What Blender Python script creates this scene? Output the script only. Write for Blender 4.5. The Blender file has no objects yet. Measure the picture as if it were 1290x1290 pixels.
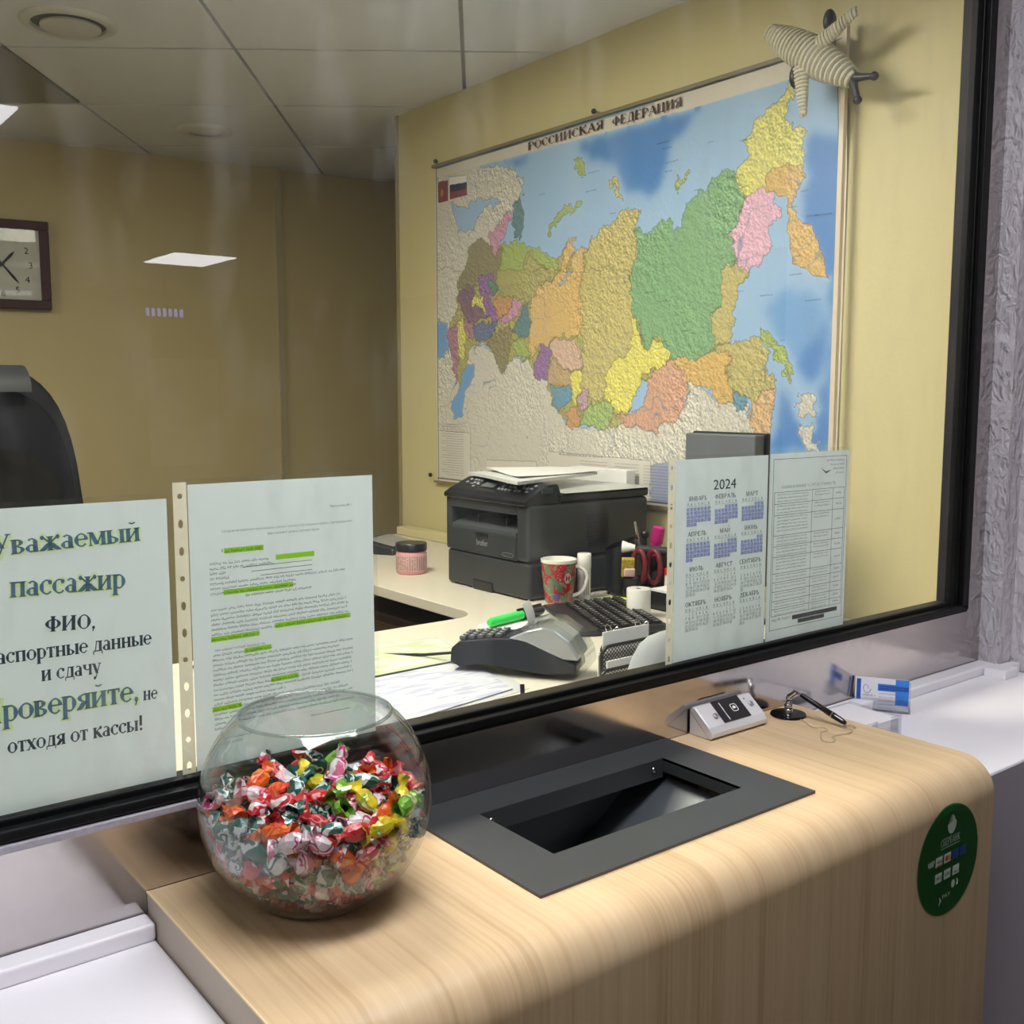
import bpy, bmesh, math, random, calendar
import numpy as np
from mathutils import Vector, Matrix

random.seed(7); np.random.seed(7)
SC = bpy.context.scene
COL = SC.collection
PI = math.pi

# ------------------------------------------------------------------ camera, world, light, exposure
cam_d = bpy.data.cameras.new('camera'); cam_d.sensor_width = 36.0; cam_d.lens = 36.475
cam_d.clip_start = 0.02; cam_d.clip_end = 60
cam = bpy.data.objects.new('camera', cam_d); COL.objects.link(cam)
cam.location = (0, -1.0, 1.6)
cam.rotation_euler = (math.radians(90 - 6.45), 0, math.radians(-37.93))
SC.camera = cam
w = bpy.data.worlds.new('world'); SC.world = w; w.use_nodes = True
w.node_tree.nodes['Background'].inputs[0].default_value = (0.9, 0.95, 1, 1)
w.node_tree.nodes['Background'].inputs[1].default_value = 0.1
SC.view_settings.view_transform = 'Standard'
try: SC.view_settings.look = 'None'
except Exception: pass
SC.view_settings.exposure = 0.0; SC.view_settings.gamma = 1.0
SC.view_settings.use_curve_mapping = False
SC.cycles.use_denoising = True
SC.cycles.max_bounces = 14; SC.cycles.transparent_max_bounces = 24
SC.cycles.caustics_reflective = False; SC.cycles.caustics_refractive = False
SC.cycles.sample_clamp_indirect = 6.0

HALL_LAMP_W = 14.0      # emission of the customer hall panels
BOOTH_LAMP_W = 41.0     # emission of the booth panels
def area(name, loc, size, power, color, rot=(0, 0, 0)):
    l = bpy.data.lights.new(name, 'AREA'); l.shape = 'RECTANGLE'; l.size = size[0]; l.size_y = size[1]
    l.energy = power; l.color = color
    o = bpy.data.objects.new(name, l); COL.objects.link(o); o.location = loc; o.rotation_euler = rot
    return o

# ------------------------------------------------------------------ helpers
def lin(c):
    return tuple(((v / 255) / 12.92 if v / 255 <= 0.04045 else ((v / 255 + 0.055) / 1.055) ** 2.4) for v in c)

MATS = {}
def mat(name, rgb, rough=0.5, metal=0.0, var=0.04, scale=30, bump=0.0, bscale=200, coat=0.0, emit=None, spec=0.5, trans=0.0):
    if name in MATS: return MATS[name]
    m = bpy.data.materials.new(name); m.use_nodes = True
    nt = m.node_tree; p = nt.nodes['Principled BSDF']
    c = lin(rgb)
    tc = nt.nodes.new('ShaderNodeTexCoord')
    n = nt.nodes.new('ShaderNodeTexNoise'); n.inputs['Scale'].default_value = scale; n.inputs['Detail'].default_value = 4
    nt.links.new(tc.outputs['Object'], n.inputs['Vector'])
    r = nt.nodes.new('ShaderNodeMix'); r.data_type = 'RGBA'
    r.inputs['A'].default_value = (*[max(0, v * (1 - var * 2)) for v in c], 1)
    r.inputs['B'].default_value = (*[min(1, v * (1 + var * 2)) for v in c], 1)
    nt.links.new(n.outputs['Fac'], r.inputs['Factor'])
    nt.links.new(r.outputs['Result'], p.inputs['Base Color'])
    p.inputs['Roughness'].default_value = rough; p.inputs['Metallic'].default_value = metal
    p.inputs['Coat Weight'].default_value = coat; p.inputs['Specular IOR Level'].default_value = spec
    p.inputs['Transmission Weight'].default_value = trans
    if bump:
        b = nt.nodes.new('ShaderNodeBump'); b.inputs['Strength'].default_value = bump; b.inputs['Distance'].default_value = 0.002
        n2 = nt.nodes.new('ShaderNodeTexNoise'); n2.inputs['Scale'].default_value = bscale; n2.inputs['Detail'].default_value = 5
        nt.links.new(tc.outputs['Object'], n2.inputs['Vector'])
        nt.links.new(n2.outputs['Fac'], b.inputs['Height']); nt.links.new(b.outputs['Normal'], p.inputs['Normal'])
    if emit:
        p.inputs['Emission Color'].default_value = (*lin(rgb), 1); p.inputs['Emission Strength'].default_value = emit
    MATS[name] = m
    return m

def thin_glass(name, tint, f0=0.04, rough=0.0, dirt_haze=0.0, edge=5.0, gain=1.0):
    """clear sheet: straight-through transmission plus a Schlick mirror reflection, a little dust and milky haze"""
    m = bpy.data.materials.new(name); m.use_nodes = True; nt = m.node_tree; nt.nodes.clear()
    o = nt.nodes.new('ShaderNodeOutputMaterial'); t = nt.nodes.new('ShaderNodeBsdfTransparent')
    t.inputs[0].default_value = (*tint, 1)
    g = nt.nodes.new('ShaderNodeBsdfGlossy'); g.inputs['Roughness'].default_value = rough
    lw = nt.nodes.new('ShaderNodeLayerWeight'); lw.inputs['Blend'].default_value = 0.5
    pw = nt.nodes.new('ShaderNodeMath'); pw.operation = 'POWER'; pw.inputs[1].default_value = edge
    nt.links.new(lw.outputs['Facing'], pw.inputs[0])
    ma = nt.nodes.new('ShaderNodeMath'); ma.operation = 'MULTIPLY_ADD'; ma.inputs[1].default_value = (1 - f0) * gain; ma.inputs[2].default_value = f0
    nt.links.new(pw.outputs[0], ma.inputs[0])
    mx = nt.nodes.new('ShaderNodeMixShader'); nt.links.new(ma.outputs[0], mx.inputs[0])
    nt.links.new(t.outputs[0], mx.inputs[1]); nt.links.new(g.outputs[0], mx.inputs[2])
    last = mx
    if dirt_haze:
        d = nt.nodes.new('ShaderNodeBsdfDiffuse'); d.inputs[0].default_value = (.8, .8, .8, 1)
        tc = nt.nodes.new('ShaderNodeTexCoord'); mp = nt.nodes.new('ShaderNodeMapping'); mp.inputs['Scale'].default_value = (9, 1, 3)
        nz = nt.nodes.new('ShaderNodeTexNoise'); nz.inputs['Scale'].default_value = 2.2; nz.inputs['Detail'].default_value = 6
        rp = nt.nodes.new('ShaderNodeMapRange'); rp.inputs[1].default_value = 0.5; rp.inputs[2].default_value = 0.85
        rp.inputs[3].default_value = dirt_haze * 0.25; rp.inputs[4].default_value = dirt_haze * 2
        nt.links.new(tc.outputs['Object'], mp.inputs[0]); nt.links.new(mp.outputs[0], nz.inputs['Vector'])
        nt.links.new(nz.outputs['Fac'], rp.inputs[0])
        m2 = nt.nodes.new('ShaderNodeMixShader'); nt.links.new(rp.outputs[0], m2.inputs[0])
        nt.links.new(mx.outputs[0], m2.inputs[1]); nt.links.new(d.outputs[0], m2.inputs[2]); last = m2
    nt.links.new(last.outputs[0], o.inputs[0])
    return m

class MB:
    """collects geometry; build() links it as one mesh object"""
    def __init__(s): s.v = []; s.f = []; s.m = []; s.sm = []; s.cur = 0; s.smooth = False
    def add(s, vs, fs, T=None):
        o = len(s.v)
        s.v += [tuple(T @ Vector(v)) if T else tuple(v) for v in vs]
        for f in fs: s.f.append(tuple(i + o for i in f)); s.m.append(s.cur); s.sm.append(s.smooth)
        return s
    def box(s, x0, x1, y0, y1, z0, z1, T=None):
        v = [(x0, y0, z0), (x1, y0, z0), (x1, y1, z0), (x0, y1, z0), (x0, y0, z1), (x1, y0, z1), (x1, y1, z1), (x0, y1, z1)]
        return s.add(v, [(0, 3, 2, 1), (4, 5, 6, 7), (0, 1, 5, 4), (1, 2, 6, 5), (2, 3, 7, 6), (3, 0, 4, 7)], T)
    def prism(s, pts, z0, z1, T=None):
        n = len(pts); v = [(x, y, z0) for x, y in pts] + [(x, y, z1) for x, y in pts]
        a = sum(pts[i][0] * pts[(i + 1) % n][1] - pts[(i + 1) % n][0] * pts[i][1] for i in range(n))
        if a < 0: v = [(x, y, z0) for x, y in pts[::-1]] + [(x, y, z1) for x, y in pts[::-1]]
        return s.add(v, [tuple(range(n))[::-1], tuple(range(n, 2 * n))] + [(i, (i + 1) % n, n + (i + 1) % n, n + i) for i in range(n)], T)
    def quad(s, a, b, c, d): return s.add([a, b, c, d], [(0, 1, 2, 3)])
    def lathe(s, prof, n=32, T=None, cap0=False, cap1=False):
        v = []; f = []
        for r, z in prof:
            for k in range(n): a = 2 * PI * k / n; v.append((r * math.cos(a), r * math.sin(a), z))
        for i in range(len(prof) - 1):
            for k in range(n):
                k2 = (k + 1) % n; f.append((i * n + k, i * n + k2, (i + 1) * n + k2, (i + 1) * n + k))
        if cap0: f.append(tuple(range(n))[::-1])
        if cap1: f.append(tuple(range((len(prof) - 1) * n, len(prof) * n)))
        return s.add(v, f, T)
    def tube(s, pts, r, n=8, T=None, closed=False):
        pts = [Vector(p) for p in pts]; N = len(pts); v = []; f = []
        rr = r if isinstance(r, (list, tuple)) else [r] * N
        up = None
        for i in range(N):
            a = pts[i - 1] if (i or closed) else pts[0]; b = pts[(i + 1) % N] if (i < N - 1 or closed) else pts[-1]
            d = (b - a).normalized()
            if up is None: up = Vector((0, 0, 1)) if abs(d.z) < .9 else Vector((1, 0, 0))
            x = d.cross(up)
            if x.length < 1e-5: x = d.cross(Vector((1, 0.3, 0)))
            x.normalize(); y = x.cross(d).normalized(); up = y
            for k in range(n):
                t = 2 * PI * k / n; v.append(tuple(pts[i] + (x * math.cos(t) + y * math.sin(t)) * rr[i]))
        for i in range(N - (0 if closed else 1)):
            j = (i + 1) % N
            for k in range(n): k2 = (k + 1) % n; f.append((i * n + k, i * n + k2, j * n + k2, j * n + k))
        if not closed: f.append(tuple(range(n))[::-1]); f.append(tuple(range((N - 1) * n, N * n)))
        return s.add(v, f, T)
    def sphere(s, c, r, n=12, m=8, T=None):
        if not isinstance(r, (tuple, list)): r = (r, r, r)
        v = [(c[0], c[1], c[2] - r[2])]; f = []
        for i in range(1, m):
            ph = -PI / 2 + PI * i / m
            for k in range(n): a = 2 * PI * k / n; v.append((c[0] + r[0] * math.cos(ph) * math.cos(a), c[1] + r[1] * math.cos(ph) * math.sin(a), c[2] + r[2] * math.sin(ph)))
        v.append((c[0], c[1], c[2] + r[2]))
        for k in range(n): f.append((0, 1 + (k + 1) % n, 1 + k)); f.append((len(v) - 1, 1 + (m - 2) * n + k, 1 + (m - 2) * n + (k + 1) % n))
        for i in range(m - 2):
            for k in range(n): a = 1 + i * n + k; b = 1 + i * n + (k + 1) % n; f.append((a, b, b + n, a + n))
        return s.add(v, f, T)
    def split(s, name, mats, parent=None, **k):
        """each separate piece becomes an object of its own"""
        par = list(range(len(s.v)))
        def find(a):
            while par[a] != a: par[a] = par[par[a]]; a = par[a]
            return a
        for f in s.f:
            for i in f[1:]: par[find(i)] = find(f[0])
        groups = {}
        for fi, f in enumerate(s.f): groups.setdefault(find(f[0]), []).append(fi)
        out = []
        for g in groups.values():
            m = MB(); ix = {}
            for fi in g:
                for i in s.f[fi]:
                    if i not in ix: ix[i] = len(m.v); m.v.append(s.v[i])
                m.f.append(tuple(ix[i] for i in s.f[fi])); m.m.append(s.m[fi]); m.sm.append(s.sm[fi])
            out.append(m.build(name, mats, parent, **k))
        return out
    def build(s, name, mats, parent=None, bevel=0.0, seg=2, smooth=None, loc=None):
        me = bpy.data.meshes.new(name); me.from_pydata(s.v, [], s.f)
        ms = mats if isinstance(mats, (list, tuple)) else [mats]
        for m in ms: me.materials.append(m)
        me.polygons.foreach_set('material_index', s.m)
        me.polygons.foreach_set('use_smooth', [bool(smooth) if smooth is not None else x for x in s.sm])
        me.update()
        o = bpy.data.objects.new(name, me); COL.objects.link(o)
        if bevel:
            b = o.modifiers.new('bevel', 'BEVEL'); b.width = bevel; b.segments = seg; b.limit_method = 'ANGLE'; b.angle_limit = math.radians(40)
            b.harden_normals = False
        if smooth and not bevel:
            try: me.set_sharp_from_angle(angle=math.radians(50))
            except Exception: pass
        if parent is not None: attach(o, parent)
        elif loc: o.location = loc
        return o

def attach(o, parent):
    """parent keeping world coordinates (geometry is given in world metres)"""
    o.parent = parent
    base = parent.get('_base', None)
    if base is not None: o.matrix_parent_inverse = Matrix.Translation(-Vector(base))
    return o

def tag(o, label=None, cat=None, group=None, kind=None):
    if label: o['label'] = label
    if cat: o['category'] = cat
    if group: o['group'] = group
    if kind: o['kind'] = kind
    return o
def thing(name, label, cat, base, group=None):
    o = bpy.data.objects.new(name, None); COL.objects.link(o); o.location = base; o.empty_display_size = .02
    o['_base'] = tuple(base)
    return tag(o, label, cat, group)
def under(part, *kids):
    for k in kids:
        for o in (k if isinstance(k, (list, tuple)) else [k]): o.parent = part; o.matrix_parent_inverse = Matrix.Identity(4)
    return part
def struct(o): o['kind'] = 'structure'; return o

def TR(loc=(0, 0, 0), rz=0, rx=0, ry=0, s=1):
    return Matrix.Translation(loc) @ Matrix.Rotation(rz, 4, 'Z') @ Matrix.Rotation(ry, 4, 'Y') @ Matrix.Rotation(rx, 4, 'X') @ Matrix.Scale(s, 4)

# ---- lettering: built-in font turned into flat meshes, optional serifs
def glyphs(txt, size, bold=0.0, serif=0.0, width=1.0, align='LEFT', res=2):
    c = bpy.data.curves.new('t', 'FONT'); c.body = txt; c.size = 1.0; c.offset = bold; c.resolution_u = res; c.align_x = align
    o = bpy.data.objects.new('t', c); COL.objects.link(o)
    dg = bpy.context.evaluated_depsgraph_get(); dg.update()
    me = bpy.data.meshes.new_from_object(o.evaluated_get(dg))
    V = [tuple(v.co) for v in me.vertices]; F = [tuple(p.vertices) for p in me.polygons]
    bpy.data.objects.remove(o); bpy.data.curves.remove(c); bpy.data.meshes.remove(me)
    if serif:
        cnt = {}
        for f in F:
            for i in range(len(f)):
                a, b = f[i], f[(i + 1) % len(f)]; cnt.setdefault((min(a, b), max(a, b)), []).append(f)
        for (a, b), fs in list(cnt.items()):
            if len(fs) != 1: continue
            A, Bv = V[a], V[b]
            if abs(A[1] - Bv[1]) > .004: continue
            L = abs(A[0] - Bv[0])
            if not (.05 < L < .24): continue
            cy = sum(V[i][1] for i in fs[0]) / len(fs[0]); up = 1 if cy > A[1] else -1
            x0, x1 = min(A[0], Bv[0]) - serif, max(A[0], Bv[0]) + serif; y = A[1]
            n = len(V); V += [(x0, y, 0), (x1, y, 0), (x1 - serif * .3, y + up * .045, 0), (x0 + serif * .3, y + up * .045, 0)]
            F.append((n, n + 1, n + 2, n + 3) if up > 0 else (n + 3, n + 2, n + 1, n))
    V = [(v[0] * size * width, v[1] * size, 0) for v in V]
    return V, F
# ---- a small Cyrillic letter set drawn from strokes: stems, hairlines, bowls, optional serifs
GL = {
 'о': (.50, [('A', .25, .23, .19, .23, 0, 360)]), 'с': (.45, [('A', .25, .23, .19, .23, 48, 318), ('P', .37, .37)]),
 'е': (.46, [('A', .24, .23, .18, .23, 0, 322), ('H', .25, .07, .41)]),
 'а': (.46, [('A', .19, .13, .13, .13, 0, 360), ('A', .21, .33, .12, .13, 0, 150), ('V', .33, 0, .34, ''), ('H', .01, .33, .43)]),
 'в': (.46, [('V', .10, 0, .46, 'bt'), ('H', .46, .1, .2), ('H', .24, .1, .22), ('H', 0, .1, .2), ('A', .20, .35, .13, .11, -90, 90), ('A', .21, .12, .16, .12, -90, 90)]),
 'ж': (.72, [('V', .36, 0, .46, 'bt'), ('D', .36, .24, .12, .44, 0), ('D', .36, .24, .10, .02, 1), ('D', .36, .24, .60, .44, 0), ('D', .36, .24, .62, .02, 1), ('S', .08, 0), ('S', .64, 0), ('P', .10, .43), ('P', .62, .43)]),
 'и': (.56, [('V', .11, 0, .46, 'bt'), ('V', .43, 0, .46, 'bt'), ('D', .13, .06, .41, .40, 0)]),
 'й': (.56, [('V', .11, 0, .46, 'bt'), ('V', .43, 0, .46, 'bt'), ('D', .13, .06, .41, .40, 0), ('A', .27, .66, .10, .08, 190, 350)]),
 'к': (.52, [('V', .11, 0, .46, 'bt'), ('D', .13, .22, .40, .44, 0), ('D', .20, .28, .43, .02, 1), ('S', .45, 0), ('P', .42, .43)]),
 'м': (.66, [('V', .10, 0, .46, 'bthin'), ('V', .55, 0, .46, 'bt'), ('D', .12, .45, .32, .04, 1), ('D', .32, .04, .54, .45, 0), ('S', .08, .46)]),
 'н': (.56, [('V', .11, 0, .46, 'bt'), ('V', .43, 0, .46, 'bt'), ('H', .23, .11, .43)]),
 'п': (.56, [('V', .11, 0, .46, 'bt'), ('V', .43, 0, .46, 'bt'), ('H', .44, .04, .50)]),
 'р': (.50, [('V', .11, -.2, .46, 'bt'), ('A', .26, .23, .17, .23, -120, 120)]),
 'т': (.46, [('V', .23, 0, .46, 'b'), ('H', .44, .03, .43), ('V', .04, .34, .46, 'thin'), ('V', .42, .34, .46, 'thin')]),
 'у': (.48, [('D', .09, .45, .26, .02, 1), ('D', .43, .45, .19, -.17, 0), ('P', .13, -.17), ('S', .08, .46), ('S', .42, .46)]),
 'х': (.50, [('D', .09, .45, .41, .01, 1), ('D', .41, .45, .09, .01, 0), ('S', .08, 0), ('S', .42, 0), ('S', .08, .46), ('S', .42, .46)]),
 'ч': (.54, [('V', .42, 0, .46, 'bt'), ('V', .11, .32, .46, 't'), ('A', .27, .33, .16, .13, 180, 300)]),
 'ш': (.80, [('V', .11, 0, .46, 'bt'), ('V', .39, 0, .46, 'bt'), ('V', .67, 0, .46, 'bt'), ('H', .01, .1, .7)]),
 'ы': (.68, [('V', .11, 0, .46, 'bt'), ('H', .24, .11, .22), ('H', 0, .11, .22), ('A', .22, .12, .15, .12, -90, 90), ('V', .56, 0, .46, 'bt')]),
 'ь': (.45, [('V', .11, 0, .46, 'bt'), ('H', .24, .11, .22), ('H', 0, .11, .22), ('A', .22, .12, .15, .12, -90, 90)]),
 'ъ': (.52, [('V', .19, 0, .46, 'b'), ('H', .45, .03, .19), ('H', .24, .19, .30), ('H', 0, .19, .30), ('A', .30, .12, .15, .12, -90, 90)]),
 'я': (.50, [('V', .38, 0, .46, 'bt'), ('H', .45, .24, .38), ('H', .22, .24, .38), ('A', .24, .335, .14, .115, 90, 270), ('D', .27, .22, .10, .02, 1), ('S', .09, 0)]),
 'д': (.54, [('V', .41, 0, .46, 't'), ('D', .14, .02, .21, .44, 0), ('H', .45, .17, .41), ('H', .01, .04, .50), ('V', .04, -.12, .02, 'thin'), ('V', .50, -.12, .02, 'thin')]),
 'л': (.52, [('V', .40, 0, .46, 'bt'), ('D', .11, .02, .20, .44, 0), ('H', .45, .16, .40), ('P', .09, .04)]),
 'г': (.42, [('V', .11, 0, .46, 'b'), ('H', .44, .04, .39), ('V', .39, .34, .45, 'thin')]),
 'б': (.50, [('A', .25, .22, .18, .22, 0, 360), ('D', .08, .28, .15, .58, 0), ('D', .15, .58, .40, .66, 0)]),
 'ц': (.58, [('V', .11, 0, .46, 't'), ('V', .43, 0, .46, 't'), ('H', .01, .06, .54), ('V', .54, -.12, .02, 'thin')]),
 'ю': (.74, [('V', .11, 0, .46, 'bt'), ('H', .23, .11, .32), ('A', .49, .23, .18, .23, 0, 360)]),
 'з': (.42, [('A', .18, .34, .13, .12, -90, 130), ('A', .18, .12, .16, .12, -130, 90)]),
 'ф': (.66, [('V', .33, -.2, .64, 'bt'), ('A', .20, .23, .13, .22, 0, 360), ('A', .46, .23, .13, .22, 0, 360)]),
 ',': (.24, [('P', .12, .05), ('D', .14, .04, .09, -.12, 0)]), '.': (.24, [('P', .12, .05)]), '!': (.30, [('V', .14, .20, .66, ''), ('P', .14, .05)]),
 ' ': (.26, []), '№': (.8, [('V', .08, 0, .66, ''), ('V', .40, 0, .66, ''), ('D', .08, .64, .40, .02, 0), ('A', .58, .42, .08, .12, 0, 360)]),
}
CAP = {
 'А': (.68, [('D', .34, .66, .60, .02, 1), ('D', .34, .66, .09, .02, 0), ('H', .24, .18, .5), ('S', .08, 0), ('S', .60, 0)]),
 'Е': (.60, [('V', .13, 0, .66, 'bt'), ('H', .65, .06, .52), ('H', .34, .13, .42), ('H', .01, .06, .54), ('V', .52, .52, .66, 'thin'), ('V', .54, 0, .14, 'thin'), ('V', .42, .27, .41, 'thin')]),
 'Р': (.60, [('V', .13, 0, .66, 'bt'), ('H', .65, .1, .32), ('H', .31, .13, .32), ('A', .32, .48, .19, .17, -90, 90)]),
 'У': (.66, [('D', .10, .65, .36, .22, 1), ('D', .58, .65, .27, .03, 0), ('P', .20, .04), ('S', .09, .66), ('S', .57, .66)]),
 'Ф': (.74, [('V', .37, 0, .68, 'bt'), ('A', .37, .34, .28, .22, 0, 360)]),
 'Б': (.58, [('V', .13, 0, .66, 'bt'), ('H', .65, .06, .48), ('V', .48, .52, .66, 'thin'), ('H', .36, .13, .32), ('H', .01, .1, .32), ('A', .32, .185, .19, .175, -90, 90)]),
}
def letters(txt, size, thick=.10, thin=.04, serif=True, narrow=1.0):
    """returns (verts, faces) of a line of stroke-built lettering"""
    V = []; F = []; x = 0
    def quad(p): n = len(V); V.extend([(q[0] * size, q[1] * size, 0) for q in p]); F.append((n, n + 1, n + 2, n + 3))
    for ch in txt:
        if ch in GL: adv, pr = GL[ch]; sx, sy = narrow, 1
        elif ch in CAP: adv, pr = CAP[ch]; sx, sy = narrow, 1
        elif ch.lower() in GL: adv, pr = GL[ch.lower()]; sx, sy = 1.28 * narrow, 1.44
        else:
            v, f = glyphs(ch, 1.0); n = len(V); V.extend([((q[0] + x) * size, q[1] * size, 0) for q in v]); F.extend([tuple(i + n for i in g) for g in f]); x += (max([q[0] for q in v] or [.2]) + .06); continue
        th = thick * (1.12 if sy > 1 or ch in CAP else 1); tn = thin
        for q in pr:
            k = q[0]
            if k == 'V':
                w2 = (tn if 'thin' in q[4] else th) / 2; cx = x + q[1] * sx; y0, y1 = q[2] * sy, q[3] * sy
                quad([(cx - w2, y0), (cx + w2, y0), (cx + w2, y1), (cx - w2, y1)])
                if serif and 'b' in q[4]: quad([(cx - w2 - .05, y0), (cx + w2 + .05, y0), (cx + w2 + .02, y0 + tn * .8), (cx - w2 - .02, y0 + tn * .8)])
                if serif and 't' in q[4].replace('thin', ''): quad([(cx - w2 - .02, y1 - tn * .8), (cx + w2 + .02, y1 - tn * .8), (cx + w2 + .05, y1), (cx - w2 - .05, y1)])
            elif k == 'H':
                y = q[1] * sy; y0 = min(max(y - tn / 2, 0), .46 * sy - tn) if 0 <= q[1] <= .46 else y - tn / 2
                quad([(x + q[2] * sx, y0), (x + q[3] * sx, y0), (x + q[3] * sx, y0 + tn), (x + q[2] * sx, y0 + tn)])
            elif k == 'S':
                if not serif: continue
                y = q[2] * sy; y0 = y if q[2] < .2 else y - tn * .8
                quad([(x + q[1] * sx - .09, y0), (x + q[1] * sx + .09, y0), (x + q[1] * sx + .09, y0 + tn * .8), (x + q[1] * sx - .09, y0 + tn * .8)])
            elif k == 'P':
                if not serif and ch not in ',.!': continue
                r = th * .5; cx, cy = x + q[1] * sx, q[2] * sy + (0 if ch not in ',.!' else 0); n = len(V)
                V.extend([((cx + r * math.cos(a)) * size, (cy + r * math.sin(a)) * size, 0) for a in [PI / 4 * i for i in range(8)]]); F.append(tuple(range(n, n + 8)))
            elif k == 'D':
                ax, ay, bx, by = x + q[1] * sx, q[2] * sy, x + q[3] * sx, q[4] * sy; w2 = (th if q[5] else tn * 1.1) / 2
                L = math.hypot(bx - ax, by - ay); w2 = w2 * L / max(abs(by - ay), .3 * L)
                P_ = [(ax - w2, ay), (ax + w2, ay), (bx + w2, by), (bx - w2, by)]
                quad(P_ if by > ay else P_[::-1])
            elif k == 'A':
                cx, cy, rx, ry = x + q[1] * sx, q[2] * sy, q[3] * sx, q[4] * sy; n = 18 if q[6] - q[5] > 200 else 10; o0 = len(V)
                for i in range(n + 1):
                    a = math.radians(q[5] + (q[6] - q[5]) * i / n); c_, s_ = math.cos(a), math.sin(a); w_ = tn + (th - tn) * abs(c_) ** 1.3
                    if ry < .1: w_ = tn * 1.3
                    ox, oy = rx + (0 if 1 else 0), ry
                    V.append(((cx + (rx + w_ * .45 * abs(c_)) * c_) * size, (cy + ry * s_) * size, 0)); V.append(((cx + max(.01, rx - w_ * (.55 * abs(c_) + .0)) * c_) * size, (cy + max(.01, ry - tn - (w_ - tn) * .1) * s_) * size, 0))
                for i in range(n): F.append((o0 + 2 * i, o0 + 2 * i + 2, o0 + 2 * i + 3, o0 + 2 * i + 1))
        x += adv * sx
    return V, F

def text_into(mb, txt, size, T, fit=None, bold=0.0, serif=0.0, width=1.0, res=3, dy=0.0):
    if any(ord(c) > 1000 for c in txt):
        V, F = letters(txt, size, thick=.085 + bold * 2.6, thin=.042 + bold * .35, serif=serif > 0)
    else:
        V0, F0 = glyphs(txt, size, res=res); V, F = [], []
        for d in ((0,) if bold == 0 else (-bold, 0, bold)):
            n = len(V); V += [(v[0] + d * size * .8, v[1], 0) for v in V0]; F += [tuple(i + n for i in f) for f in F0]
    if fit and V:
        x0 = min(v[0] for v in V); x1 = max(v[0] for v in V); s = fit / max(x1 - x0, 1e-6)
        V = [((v[0] - x0) * s, v[1], 0) for v in V]
    mb.add(V, F, T)
# frames for flat print: local x -> reading direction, local y -> up
def on_y(x, y, z, shear=0):   # faces -Y
    return Matrix(((1, 0, 0, x), (0, 0, -1, y), (0, 1, 0, z), (0, 0, 0, 1)))
def on_x(x, y, z):            # faces -X, reading direction -Y
    return Matrix(((0, 0, -1, x), (-1, 0, 0, y), (0, 1, 0, z), (0, 0, 0, 1)))
def scribble(mb, T, x0, x1, y, h, rng):
    """a line of print too small to read: word-length runs of tiny upright marks"""
    x = x0
    while x < x1:
        wl = rng.randint(3, 10)
        for k in range(wl):
            if x > x1: break
            hh = h * rng.choice((.62, .62, .7, 1.0)); yy = y - (h * .25 if rng.random() < .08 else 0)
            cw = h * .42; V = []
            mb.add([(x, yy, 0), (x + cw * .32, yy, 0), (x + cw * .32, yy + hh, 0), (x, yy + hh, 0)], [(0, 1, 2, 3)], T)
            b = y + h * rng.choice((0, .28, .5))
            mb.add([(x, b, 0), (x + cw, b, 0), (x + cw, b + h * .16, 0), (x, b + h * .16, 0)], [(0, 1, 2, 3)], T)
            x += cw * 1.25
        x += h * .42
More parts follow.
